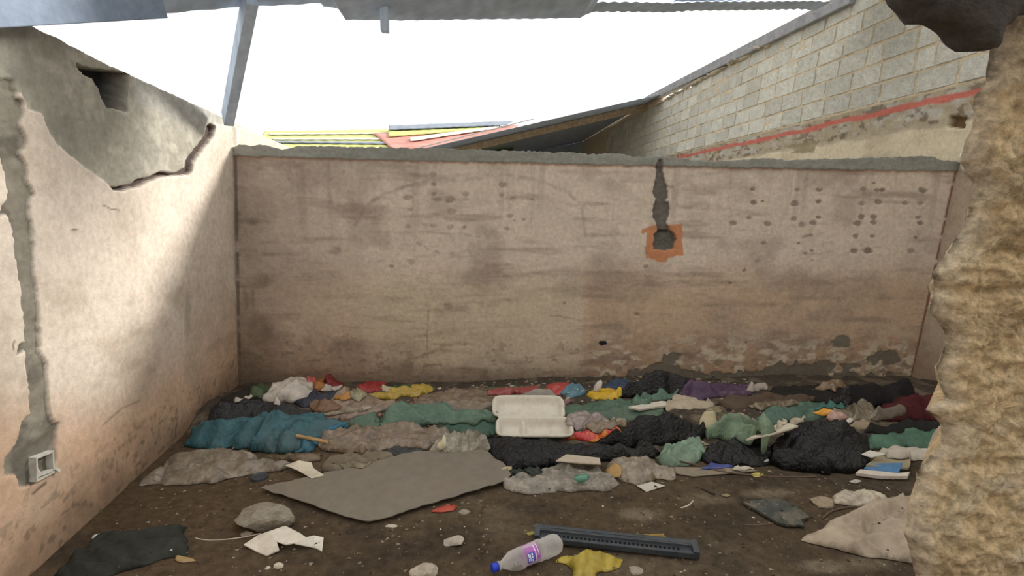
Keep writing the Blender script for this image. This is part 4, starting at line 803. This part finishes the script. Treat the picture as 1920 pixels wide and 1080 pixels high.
bag('cream_scrap', [(816, 834), (822, 822), (836, 822), (840, 832), (828, 838)], .02, (.70, .64, .45), 'paper', 'cream scrap caught in the glittering clear bag', 'scrap', step=.008, lift=.05, off=.03)
# the big pale green bag, its plate, the right black bags
bag('black_bag', [(1312, 862), (1325, 835), (1370, 825), (1430, 828), (1462, 845), (1458, 868), (1420, 876), (1370, 876), (1330, 874)], .07, (.010, .010, .011), 'black', 'black bin bag below the large pale green bag', 'bag', th=.1, fs=9, amp=.022)
bag('black_bag', [(1444, 862), (1450, 815), (1470, 788), (1500, 774), (1545, 778), (1590, 790), (1632, 805), (1640, 828), (1625, 852), (1640, 876), (1610, 888), (1550, 892), (1500, 884), (1470, 876)], .28, (.010, .010, .011), 'black', 'biggest black bin bag, on the right of the heap', 'bag', th=-.35, fs=8, amp=.03, stretch=4, step=.012)
slab('foam_plate', [(1398, 832), (1452, 831), (1478, 822), (1496, 808), (1488, 798), (1458, 796), (1455, 810)], .012, (.66, .60, .48), 'paper', 'broken white plate sticking out from the large pale green bag', 'plate', lift=.07)
bag('green_bag', [(1322, 812), (1326, 786), (1345, 768), (1380, 758), (1425, 760), (1452, 770), (1458, 792), (1456, 820), (1430, 832), (1390, 832), (1350, 828)], .26, PGR, 'bag', 'large pale green bag in the right half of the heap', 'bag', th=.5, fs=7, amp=.015, stretch=4, folds=[([(1350, 824), (1400, 790), (1452, 768)], .03, .05), ([(1335, 800), (1372, 790), (1390, 772)], .015, -.05), ([(1395, 826), (1430, 800), (1458, 796)], .013, -.04), ([(1345, 775), (1400, 768)], .02, .04)])
bag('curved_card', [(1450, 796), (1462, 778), (1486, 758), (1514, 758), (1516, 764), (1490, 776), (1470, 796)], .05, (.50, .43, .33), 'paper', 'curled beige card above the broken white plate', 'card', th=.8, amp=.004, lift=.06)
bag('light_green_bag', [(1232, 876), (1230, 848), (1240, 826), (1275, 816), (1312, 814), (1326, 826), (1322, 850), (1300, 866), (1270, 880)], .14, (.25, .36, .26), 'bag', 'light green bag at the front of the heap, middle right', 'bag', th=-.5, fs=8, amp=.013, stretch=4, folds=[([(1245, 826), (1285, 836), (1322, 846)], .02, .05), ([(1236, 858), (1270, 850), (1300, 862)], .015, -.04), ([(1250, 875), (1275, 862)], .02, .03)])
# front row
slab('grey_cardboard', [(1240, 888), (1265, 880), (1400, 882), (1420, 886), (1300, 896)], .006, (.25, .21, .155), 'paper', 'flat grey cardboard in front of the light green bag', 'cardboard')
bag('blue_wrapper', [(1312, 882), (1330, 866), (1360, 872), (1378, 876), (1350, 882)], .018, (.10, .12, .36), 'bag', 'blue wrapper under the black bag at the front of the heap', 'wrapper', step=.009)
bag('white_scrap', [(1370, 883), (1378, 874), (1400, 873), (1416, 880), (1400, 886), (1382, 887)], .022, (.55, .50, .40), 'paper', 'crumpled white scrap right of the blue wrapper', 'scrap', step=.008, fs=20)
bag('yellow_scrap', [(1408, 892), (1414, 887), (1430, 888), (1436, 894), (1420, 898)], .008, (.5, .42, .10), 'print', 'tiny yellow scrap on the floor before the black bags', 'scrap', step=.007)
slab('envelope', [(1622, 884), (1634, 868), (1650, 858), (1706, 858), (1706, 878), (1702, 886)], .012, (.32, .27, .17), 'paper', 'large tan envelope lying beside the right end of the heap', 'envelope', lift=.02)
slab('white_card', [(1614, 858), (1630, 850), (1660, 856), (1634, 862)], .006, (.62, .58, .50), 'paper', 'white card on the far left corner of the tan envelope', 'card', lift=.03)
bag('newspaper', [(1640, 852), (1655, 842), (1685, 838), (1720, 842), (1770, 848), (1770, 862), (1720, 866), (1690, 860), (1670, 862)], .03, (.48, .43, .36), 'paper', 'crumpled pale papers behind the tan envelope', 'paper', fs=9)
slab('blue_book', [(1618, 888), (1630, 880), (1690, 884), (1684, 893), (1660, 892)], .014, (.07, .20, .38), 'print', 'blue folder poking out under the tan envelope', 'folder')
slab('foam_strip', [(1603, 896), (1612, 889), (1680, 893), (1704, 896), (1700, 903), (1650, 902)], .02, (.58, .52, .44), 'paper', 'long white foam strip in front of the blue folder', 'foam')
slab('grey_board', [(488, 922), (520, 915), (600, 898), (690, 878), (780, 858), (850, 853), (906, 852), (942, 868), (958, 902), (950, 912), (880, 932), (800, 956), (720, 980), (690, 986), (660, 980), (610, 964), (560, 946), (530, 936), (522, 934)], .006, (.205, .18, .145), 'paper', 'large flat grey board on the floor in the middle', 'board', jag=2.0)
bag('grey_film', [(256, 912), (258, 868), (262, 852), (285, 853), (310, 856), (345, 850), (380, 836), (425, 838), (458, 846), (480, 858), (530, 866), (556, 868), (530, 882), (480, 888), (430, 900), (380, 908), (320, 913)], .075, (.25, .21, .16), 'film2', 'long greyish clear bag flattened against the left wall', 'bag', th=-.08, fs=8, amp=.016, stretch=4, folds=[([(262, 880), (320, 870), (400, 868), (480, 872)], .018, .035), ([(380, 850), (430, 858), (500, 872)], .016, .03), ([(280, 900), (350, 890), (440, 885)], .012, -.025), ([(300, 858), (302, 905)], .012, -.02)])
slab('folded_card', [(535, 874), (560, 864), (584, 869), (588, 879), (608, 892), (584, 898), (560, 884)], .003, (.66, .60, .48), 'paper', 'bent cream card at the right tip of the greyish clear bag', 'card', zs=[.01, .05, .035, .03, 0, 0, .035], bend=[(0, 1, 6, 6)] if 0 else None)
bag('green_scrap', [(950, 880), (962, 878), (1000, 876), (1005, 888), (975, 894), (952, 890)], .02, (.05, .085, .06), 'bag', 'dark green scrap between the grey board and the white wrapper bag', 'scrap')
bag('cream_scrap', [(936, 880), (950, 873), (962, 874), (960, 882), (944, 887)], .02, (.46, .38, .24), 'paper', 'cream scrap at the right corner of the grey board', 'scrap', step=.008)
bag('brown_bag', [(1140, 880), (1140, 862), (1165, 852), (1205, 852), (1232, 858), (1238, 872), (1275, 885), (1260, 896), (1230, 902), (1200, 916), (1180, 905), (1160, 895)], .07, (.27, .22, .16), 'film2', 'brownish clear bag right of the bag with the green label', 'bag', th=-.6, fs=9, amp=.02)
bag('orange_scrap', [(1140, 894), (1135, 878), (1155, 868), (1168, 880), (1162, 898)], .03, (.42, .25, .08), 'print', 'orange brown scrap between the two clear bags in front of the heap', 'scrap')
bag('clear_bag', [(946, 918), (948, 896), (970, 890), (1000, 886), (1020, 872), (1050, 862), (1090, 866), (1125, 876), (1155, 892), (1166, 906), (1150, 918), (1110, 920), (1060, 924), (990, 926)], .085, (.36, .32, .26), 'film', 'clear bag with a green label in front of the heap', 'bag', th=-.1, fs=10, amp=.009, folds=[([(1060, 905), (1068, 885), (1100, 876), (1130, 890)], .02, .03), ([(960, 905), (1020, 898), (1060, 910), (1150, 905)], .018, .03), ([(1020, 880), (1045, 895)], .012, -.02)])
slab('carton_strip', [(1042, 868), (1062, 856), (1124, 864), (1126, 874), (1100, 872)], .008, (.52, .45, .35), 'paper', 'beige carton strip on top of the clear bag', 'carton', lift=.035)
bag('green_label', [(1074, 900), (1084, 884), (1102, 884), (1110, 894), (1090, 904)], .01, (.10, .26, .18), 'print', 'green label showing in the clear bag', 'label', step=.008, lift=.04, off=.03)
slab('white_card', [(1194, 915), (1222, 905), (1247, 914), (1212, 925)], .003, (.55, .50, .44), 'paper', 'small diamond-shaped white card on the bare floor', 'card')
# smaller pieces lying on the heap
for nm, pts, h, c, k, lab, cat in [
  ('white_strip', [(436, 752), (470, 741), (476, 744), (440, 757)], .01, (.5, .46, .38), 'paper', 'thin pale strip on the black bag behind the teal sheet', 'strip'),
  ('white_scrap', [(512, 760), (518, 752), (527, 756), (526, 763)], .012, (.55, .5, .44), 'paper', 'tiny white scrap just above the teal sheet', 'scrap'),
  ('red_print', [(576, 716), (582, 708), (596, 708), (594, 718)], .01, (.55, .12, .12), 'print', 'red printed patch lying against the white carrier bag', 'label'),
  ('white_strip', [(600, 735), (625, 724), (645, 726), (618, 735)], .01, (.50, .44, .38), 'paper', 'pale strip below the dark red bag at the back wall', 'strip'),
  ('olive_film', [(655, 745), (662, 730), (676, 730), (690, 742), (672, 756)], .02, (.33, .30, .19), 'film2', 'olive plastic film on the dusty beige bag', 'film'),
  ('cream_film', [(598, 778), (640, 770), (690, 762), (700, 770), (650, 782)], .015, (.34, .28, .20), 'film2', 'cream film tucked behind the rounded green bag', 'film'),
  ('green_film', [(925, 758), (945, 752), (985, 750), (990, 758), (950, 766)], .02, (.10, .17, .11), 'bag', 'green film just behind the left corner of the foam box', 'film'),
  ('brown_film', [(1095, 800), (1115, 790), (1160, 795), (1175, 805), (1130, 812)], .02, (.27, .20, .13), 'film2', 'brown film between the pinkish clear bag and the shiny black bag', 'film'),
  ('mauve_film', [(1015, 752), (1040, 746), (1075, 750), (1060, 760), (1025, 762)], .015, (.30, .17, .15), 'bag', 'mauve film behind the right corner of the foam box', 'film'),
  ('white_scrap', [(1430, 868), (1434, 862), (1443, 864), (1441, 872)], .012, (.5, .5, .46), 'paper', 'tiny pale scrap on the black bag below the green one', 'scrap'),
  ('white_scrap', [(1585, 790), (1592, 784), (1602, 788), (1596, 794)], .01, (.62, .58, .52), 'paper', 'tiny white scrap next to the tan paper', 'scrap'),
  ('teal_film', [(1525, 772), (1545, 760), (1590, 758), (1580, 770)], .015, (.06, .20, .17), 'bag', 'teal film above the orange wrapper', 'film'),
  ('black_film', [(1545, 758), (1560, 745), (1600, 742), (1600, 754), (1570, 762)], .02, (.02, .02, .02), 'black', 'black film in front of the tall dark heap of cloth', 'film'),
  ('tan_film', [(1400, 762), (1430, 752), (1490, 748), (1500, 757), (1440, 768)], .02, (.20, .155, .10), 'film2', 'tan film lying on the dark brown cloth', 'film'),
  ('dark_scrap', [(960, 888), (975, 878), (1020, 884), (1000, 896)], .02, (.03, .035, .03), 'black', 'black scrap beside the dark green scrap near the board', 'scrap'),
  ('brown_film', [(620, 872), (660, 864), (700, 868), (680, 880)], .02, (.22, .18, .11), 'film2', 'brown film over the crumpled grey rag behind the board', 'film'),
  ('grey_film', [(700, 846), (740, 838), (790, 840), (800, 850), (745, 856)], .02, (.05, .055, .055), 'black', 'dark film under the long brown plastic bag', 'film'),
  ('yellow_flake', [(1350, 930), (1362, 926), (1372, 930), (1360, 935)], .004, (.3, .24, .12), 'paper', 'tan flake on the bare floor above the dark board', 'flake'),
  ('grey_flake', [(1590, 905), (1604, 900), (1618, 904), (1604, 909)], .004, (.5, .47, .4), 'paper', 'pale flake below the long white foam strip', 'flake'),
  ('tan_flake', [(985, 1000), (1000, 996), (1006, 1004), (990, 1008)], .006, (.42, .36, .10), 'bag', 'yellowish flake at the left end of the grille', 'flake')]:
    bag(nm, pts, h, c, k, lab, cat, fs=15, step=.008, rough=.008, th=(len(lab)%7)*.4)
# stick and pencil
def tube(name, pts, rad, m, label, cat, group=None, cyc=6, lift=None):
    P = [march(x, y)+np.array([0, 0, (lift[i] if lift else 0)+rad]) for i, (x, y) in enumerate(pts)]; c = sum(P)/len(P)
    cu = bpy.data.curves.new(name, 'CURVE'); cu.dimensions = '3D'; cu.bevel_depth = rad; cu.bevel_resolution = 2; sp = cu.splines.new('NURBS'); sp.points.add(len(P)-1)
    for q, p in zip(sp.points, P): q.co = (*(p-c), 1)
    sp.use_endpoint_u = True; sp.order_u = 3; cu.use_fill_caps = True; cu.materials.append(m); o0 = bpy.data.objects.new(name, cu); COL.objects.link(o0)
    dg = bpy.context.evaluated_depsgraph_get(); me = bpy.data.meshes.new_from_object(o0.evaluated_get(dg)); bpy.data.objects.remove(o0)
    o = bpy.data.objects.new(name, me); COL.objects.link(o); o.location = tuple(c); tag(o, label, cat, group); return o
STK = solid('dry_wood', (.42, .27, .12), .8, var=.3); CORD = solid('brown_cord', (.12, .08, .055), .8); PALEW = solid('pale_stick', (.55, .5, .4), .8); DRT = solid('dark_twig', (.05, .04, .03), .9)
tube('wooden_stick', [(556, 826), (585, 831), (616, 836)], .011, STK, 'short yellow wooden stick between the teal sheet and the brown bag', 'stick', lift=[.02, .02, .01])
tube('cord', [(1275, 866), (1300, 872), (1340, 884), (1400, 892), (1470, 897), (1530, 895)], .005, CORD, 'thin brown cord on the floor along the front of the heap', 'cord')
tube('white_twig', [(1276, 954), (1288, 951), (1296, 945), (1299, 941)], .004, PALEW, 'thin curved white twig on the bare floor', 'twig')
tube('thin_wire', [(366, 1010), (386, 1015), (420, 1013), (460, 1008), (490, 1001)], .0025, PALEW, 'thin pale wire left of the folded white card', 'wire')
tube('dark_twig', [(1316, 918), (1328, 924), (1340, 928)], .006, DRT, 'short dark twig on the floor right of the white card', 'twig')
tube('dark_stick', [(1392, 985), (1420, 988), (1450, 983)], .004, CORD, 'thin stick touching the dark plate', 'stick')
tube('black_hose', [(1542, 975), (1552, 962), (1580, 954), (1605, 952)], .006, CORD, 'bent dark wire next to the white crumpled bag', 'wire')
# black lid
w = march(487, 897); bm = bmesh.new(); bmesh.ops.create_cone(bm, cap_ends=True, segments=32, radius1=.045, radius2=.042, depth=.014); g = bmesh.ops.inset_region(bm, faces=[f for f in bm.faces if f.normal.z > .9], thickness=.01, depth=-.004)
o = bm_obj('bottle_lid', bm, mat_for('print', (.035, .045, .055)), bevel=.001); o.location = (w[0], w[1], w[2]+.008); tag(o, 'small black round lid in front of the greyish clear bag', 'lid')
# clear ring
w = march(832, 1038); bm = bmesh.new(); n = 40
for k in range(n):
    a0, a1 = 2*math.pi*k/n, 2*math.pi*(k+1)/n
    ring = [[bm.verts.new((r*math.cos(a), r*math.sin(a), z)) for r, z in ((.030, 0), (.030, .004), (.024, .005), (.024, 0))] for a in (a0, a1)]
    for i in range(4): bm.faces.new([ring[0][i], ring[1][i], ring[1][(i+1) % 4], ring[0][(i+1) % 4]])
bmesh.ops.remove_doubles(bm, verts=bm.verts, dist=1e-5); o = bm_obj('jar_ring', bm, mat_for('paper', (.30, .26, .19))); o.location = tuple(w); tag(o, 'pale ring lying on the floor below the white stone', 'ring')
# upright white bottle cap piece by the wall
w = march(1119, 734); bm = bmesh.new(); bmesh.ops.create_uvsphere(bm, u_segments=20, v_segments=12, radius=1)
for v in bm.verts: v.co = Vector((v.co.x*.028, v.co.y*.024, v.co.z*.05)); v.co.x += v.co.z*.35
o = bm_obj('small_bottle', bm, mat_for('print', (.62, .56, .52)), smooth=True); o.location = (w[0], w[1]-.02, w[2]+.045); tag(o, 'small whitish bottle standing at the wall above the yellow bag', 'bottle')
# rocks and stones
rock('concrete_block', 491, 985, (.155, .095, .062), (.30, .27, .21), 'broken lump of grey concrete on the floor left of the grey board', 'concrete', 11, rot=-.2)
rock('white_stone', 851, 1018, (.052, .042, .018), (.50, .45, .38), 'white stone between the grey board and the plastic bottle', 'stone', 5)
rock('pale_stone', 795, 1078, (.06, .04, .03), (.48, .42, .33), 'pale stone at the bottom edge left of the bottle', 'stone', 9)
rock('stone', 1545, 947, (.075, .045, .026), (.36, .29, .20), 'tan stone left of the white crumpled bag', 'stone', 6)
rock('stone', 870, 962, (.03, .022, .014), (.38, .34, .27), 'small grey stone touching the red plastic piece', 'stone', 8)
rock('stone', 462, 1003, (.028, .02, .012), (.33, .29, .22), 'small stone between the concrete lump and the folded white card', 'stone', 13)
rock('white_crumb', 523, 1064, (.022, .018, .014), (.66, .60, .48), 'larger white crumb below the folded white card', 'crumb', 3)
rock('white_crumb', 502, 1066, (.012, .010, .007), (.66, .60, .48), 'tiny white crumb left of the larger white crumb', 'crumb', 4)
rock('stone', 1190, 1072, (.035, .025, .012), (.38, .34, .28), 'flat grey stone right of the front yellow bag', 'stone', 15)
rock('white_crumb', 734, 988, (.03, .014, .008), (.60, .55, .46), 'white crumbs just below the tip of the grey board', 'crumb', 17)
rock('glass_shard', 163, 1009, (.028, .014, .012), (.75, .78, .80), 'shiny white shard on the black mat by the left wall', 'shard', 18)
# folded white panels
slab('folded_paper', [(457, 1024), (484, 1007), (502, 999), (535, 989), (562, 1001), (576, 1012), (562, 1020), (536, 1024), (519, 1018), (524, 1034), (500, 1044), (484, 1038)], .006, (.66, .61, .52), 'paper', 'creased white card on the floor below the concrete lump', 'card', zs=[.01, .015, .03, .03, .04, .03, .03, .025, .03, .012, .0, .0])
slab('folded_paper', [(552, 1022), (570, 1012), (588, 1006), (607, 1010), (604, 1036), (592, 1031)], .005, (.70, .65, .57), 'paper', 'smaller creased white card on the right of the other one', 'card', zs=[.02, .03, .015, .01, .0, .0])
# black mat
bag('black_mat', [(86, 1088), (100, 1060), (135, 1028), (175, 1002), (225, 994), (268, 990), (300, 986), (349, 984), (352, 1010), (350, 1038), (310, 1046), (270, 1062), (200, 1085), (160, 1100)], .03, (.035, .037, .032), 'cloth', 'mouldy black mat on the floor at the bottom left', 'mat', th=.2, fs=12, amp=.012, R=.05)
bag('tan_scrap', [(330, 1052), (335, 1042), (360, 1047), (372, 1056), (350, 1058)], .008, (.35, .25, .12), 'paper', 'tan leaf scrap beside the right end of the black mat', 'scrap', step=.007)
# red piece
bag('red_plastic', [(806, 958), (822, 946), (846, 942), (860, 950), (852, 962), (825, 963)], .022, (.55, .09, .05), 'bag', 'red plastic piece at the lower edge of the grey board', 'plastic', step=.008)
# dark plate
slab('dark_plate', [(1392, 946), (1440, 942), (1464, 940), (1500, 960), (1518, 976), (1500, 980), (1508, 992), (1478, 990), (1462, 988)], .012, 0, solid('stained_board', (.055, .06, .052), .7, var=.3, scale=24, bump=.3, dirt=(.20, .165, .115), dirtamt=.8), 'dark broken board on the floor at the right', 'board', lift=.005, jag=1.5)
bag('white_bag', [(1560, 930), (1575, 921), (1610, 917), (1645, 922), (1668, 936), (1655, 948), (1625, 955), (1592, 950), (1565, 942)], .05, (.52, .45, .34), 'film2', 'white crumpled bag on the floor above the beige cloth', 'bag', th=-.3, fs=12, amp=.022)
bag('beige_cloth', [(1499, 1011), (1530, 998), (1570, 975), (1600, 955), (1640, 940), (1700, 928), (1790, 930), (1830, 990), (1830, 1075), (1740, 1066), (1680, 1054), (1620, 1044), (1550, 1028)], .035, (.40, .33, .25), 'cloth', 'beige cloth spread on the floor next to the foreground wall', 'cloth', th=.9, fs=4.2, amp=.012, stretch=6, step=.010, R=.2, rough=.008, folds=[([(1608, 1008), (1612, 985), (1640, 968), (1690, 945)], .018, .05), ([(1622, 1010), (1628, 990), (1660, 972), (1705, 955)], .012, -.03), ([(1560, 1000), (1600, 975), (1660, 945)], .02, .03), ([(1600, 1036), (1640, 1020), (1700, 1018)], .02, .035), ([(1590, 1020), (1650, 1046), (1710, 1056)], .012, .03), ([(1530, 1012), (1580, 1005)], .02, .015)])
# yellow bags, grille, bottle
bag('yellow_bag', [(1108, 1004), (1135, 996), (1175, 990), (1215, 990), (1240, 996), (1262, 1012), (1235, 1020), (1170, 1018), (1120, 1012)], .09, (.42, .26, .05), 'bag', 'ochre bag behind the black plastic grille', 'bag', th=-.1, fs=11, amp=.014)
bag('yellow_bag', [(1038, 1052), (1048, 1040), (1080, 1034), (1120, 1036), (1145, 1040), (1169, 1044), (1164, 1060), (1146, 1070), (1125, 1067), (1110, 1082), (1100, 1110), (1052, 1110), (1062, 1085), (1072, 1064), (1055, 1054)], .045, (.50, .38, .06), 'bag', 'crumpled yellow bag in front of the black plastic grille', 'bag', th=.5, fs=10, amp=.018)
def grille():
    a, b = march(1000, 1022), march(1311, 1054); a2, b2 = march(1012, 994), march(1314, 1022)
    a[2] = b[2] = 0; a2[2] = b2[2] = 0; c = (a+b)/2; d = b-a; L = np.linalg.norm(d); ang = math.atan2(d[1], d[0]); wd = .062
    root = empty('plastic_grille', (c[0], c[1], .012)); root.rotation_euler = (math.radians(6), 0, ang); tag(root, 'long black slotted plastic grille lying on the yellow bags', 'grille')
    pm = solid('black_plastic', (.045, .055, .065), .5, var=.3, scale=30, bump=.2, dirt=(.08, .07, .055), dirtamt=.4)
    bm = bmesh.new(); prof = [(0, 0), (0, .026), (.007, .030), (.012, .028), (.016, .020), (.036, .022), (.04, .035), (.044, .041), (wd, .042), (wd+.012, .036), (wd+.012, 0)]
    vs = [[bm.verts.new((x, p[0], p[1])) for p in prof] for x in (-L/2, -L/2+.02, L/2-.02, L/2)]
    for i in range(3):
        for j in range(len(prof)): bm.faces.new([vs[i][j], vs[i+1][j], vs[i+1][(j+1) % len(prof)], vs[i][(j+1) % len(prof)]])
    bm.faces.new(vs[0]); bm.faces.new(vs[-1][::-1]); bm_obj('body', bm, pm, root, bevel=.002)
    bm = bmesh.new(); box_between(bm, (-L*.40, .054, .042), (L*.18, .054, .042), .012, .004); bm_obj('raised_panel', bm, pm, root, bevel=.001)
    dkm = solid('slot_black', (.006, .006, .006), .9); lt = solid('slot_rib', (.075, .08, .085), .5)
    bm = bmesh.new(); n = 30
    for k in range(n):
        x = -L*.40+k*L*.8/n; box_between(bm, (x, .027, .0215), (x+L*.8/n*.55, .027, .0215), .010, .003)
    bm_obj('slots', bm, dkm, root)
    bm = bmesh.new(); box_between(bm, (-L*.46, .0395, .0355), (L*.46, .0395, .0355), .004, .005); bm_obj('rib', bm, lt, root)
    for s in (-1, 1):
        bm = bmesh.new(); box_between(bm, (s*(L/2-.014), .0, .020), (s*(L/2-.014), wd+.010, .024), .026, .036); bm_obj('end_cap', bm, pm, root, bevel=.002)
grille()
def bottle():
    a, b = march(928, 1080), march(1050, 1036); a = a.copy(); b = b.copy(); R_ = .043; a[2] = R_-.004; b[2] = R_+.004
    d = b-a; L = np.linalg.norm(d); root = empty('plastic_bottle', a); root.rotation_euler = Vector(d).to_track_quat('Z', 'Y').to_euler()
    tag(root, 'clear plastic bottle with blue cap and purple label lying on the floor', 'bottle')
    s = L/.27
    prof = [(0, 0.013), (.012, .0135), (.013, .018), (.018, .018), (.019, .014), (.026, .015), (.045, .027), (.065, .038), (.085, .042), (.105, .0425), (.108, .040), (.165, .040), (.168, .043), (.185, .0435), (.19, .041), (.20, .043), (.215, .041), (.225, .043), (.245, .042), (.26, .036), (.27, .022), (.268, .0)]
    def lathe(nm, pr, m, n=40, crumple=0):
        V = []; 
        for z, r in pr:
            for k in range(n):
                t = 2*math.pi*k/n; rr_ = r*(1+crumple*.10*math.sin(3*t+z*60)*math.sin(z*45+1)*math.sin(math.pi*min(1, z/.27))+(.02*math.cos(5*t) if z > .19 else 0)*crumple)
                V.append((rr_*math.cos(t), rr_*math.sin(t), z*s))
        Fs = [[i*n+k, i*n+(k+1) % n, (i+1)*n+(k+1) % n, (i+1)*n+k] for i in range(len(pr)-1) for k in range(n)]
        return mesh_obj(nm, V, Fs, m, parent=root)
    pet, nt, p = nodes('pet'); p.inputs['Base Color'].default_value = (.80, .76, .72, 1); p.inputs['Roughness'].default_value = .12; p.inputs['Specular IOR Level'].default_value = .9
    fr_ = add(nt, 'ShaderNodeLayerWeight'); fr_.inputs[0].default_value = .4; mr = add(nt, 'ShaderNodeMapRange'); mr.inputs['To Min'].default_value = .22; mr.inputs['To Max'].default_value = .8
    nt.links.new(fr_.outputs['Facing'], mr.inputs[0]); nt.links.new(mr.outputs[0], p.inputs['Alpha'])
    lathe('bottle_body', prof, pet, crumple=1)
    lathe('cap', [(-.012, 0), (-.012, .0165), (-.011, .0175), (.0105, .0175), (.011, .0165), (.011, .0)], solid('blue_cap', (.02, .05, .50), .4, var=.05))
    lab = solid('purple_label', (.40, .12, .42), .35, var=.1); lb = lathe('label', [(.110, .0408), (.111, .0412), (.163, .0412), (.164, .0408)], lab)
    wm = solid('label_white', (.85, .83, .88), .4, var=.02); bl_ = solid('label_blue', (.08, .10, .50), .4)
    # which angle faces up and towards the camera
    M = root.rotation_euler.to_matrix(); up = M.inverted()@Vector((-.25, -.75, .8)); t0 = math.atan2(up.y, up.x)
    def patch(nm, z0, z1, ta, tb, m, r=.0420, parent=lb):
        V = []; n = 6
        for z in (z0, z1):
            for k in range(n+1): t = t0+ta+(tb-ta)*k/n; V.append((r*math.cos(t), r*math.sin(t), z*s))
        return mesh_obj(nm, V, [[k, k+1, n+2+k, n+1+k] for k in range(n)], m, parent=parent)
    patch('blue_panel', .113, .142, .1, 1.1, bl_, .0416)
    for k, (z0, z1, ta, tb) in enumerate([(.116, .120, .2, .5), (.116, .120, .6, .95), (.122, .125, .25, .9), (.129, .134, .2, .42), (.129, .134, .5, .68), (.129, .134, .76, 1.0)]): patch('lettering', z0, z1, ta, tb, wm)
    patch('white_stripe', .145, .148, -1.3, 1.2, wm); patch('white_stripe', .157, .159, -1.3, .6, wm)
bottle()
# small scraps strewn on the bare floor (uncountable grit) and countable chips
GR = solid('grit', (.30, .25, .18), .95, var=.5, scale=60)
def grit(n, name, cols, smin, smax, label, seed, ylo=1.35, yhi=3.05):
    r = np.random.RandomState(seed); V, Fs, C = [], [], []
    base = np.array([(1, 0, 0), (-.5, .86, 0), (-.5, -.86, 0), (0, 0, .7), (0, 0, -.4)]); fs = [(0, 1, 3), (1, 2, 3), (2, 0, 3), (1, 0, 4), (2, 1, 4), (0, 2, 4)]
    for i in range(n):
        x = r.uniform(-1.65, 2.4); y = ylo+(yhi-ylo)*r.rand()
        if name == 'heap_scraps' and (samp(HM-heapbase, np.array([x]), np.array([y]))[0] > .006 or samp(heapbase, np.array([x]), np.array([y]))[0] < .02): continue
        if name != 'heap_scraps' and samp(HM, np.array([x]), np.array([y]))[0] > .022: continue
        s = smin+(smax-smin)*r.rand()**3
        z = samp(HM, np.array([x]), np.array([y]))[0]; a = r.rand()*6.28; q = base*(1+.5*(r.rand(5, 1)-.5))*np.array([1, .7, .6])*s; q = q@np.array([[math.cos(a), math.sin(a), 0], [-math.sin(a), math.cos(a), 0], [0, 0, 1]])
        o = len(V)*5; V.append(q+[x, y, z+.1*s]); Fs += [[k+o for k in f] for f in fs]; C.append(np.tile(np.array(cols[r.randint(len(cols))])*(.8+.4*r.rand()), (5, 1)))
    o = mesh_obj(name, np.concatenate(V), Fs, painted(name+'_m', .9, 40, .2), col=np.concatenate(C), smooth=False); tag(o, label, 'grit', kind='stuff')
grit(4800, 'grit', [(.12, .09, .06), (.20, .155, .105), (.05, .04, .03), (.30, .25, .18)], .003, .014, 'fine grit and crumbs of dirt over the bare floor', 3)
grit(330, 'light_crumbs', [(.62, .56, .45), (.5, .46, .38), (.45, .3, .2)], .002, .011, 'scattered pale crumbs over the bare floor', 5)
grit(3000, 'heap_scraps', [(.14, .11, .08), (.30, .25, .18), (.03, .03, .03), (.10, .17, .12), (.35, .20, .15), (.45, .4, .33)], .008, .035, 'tiny torn scraps scattered through the heap of bags', 9, 2.8, 4.0)
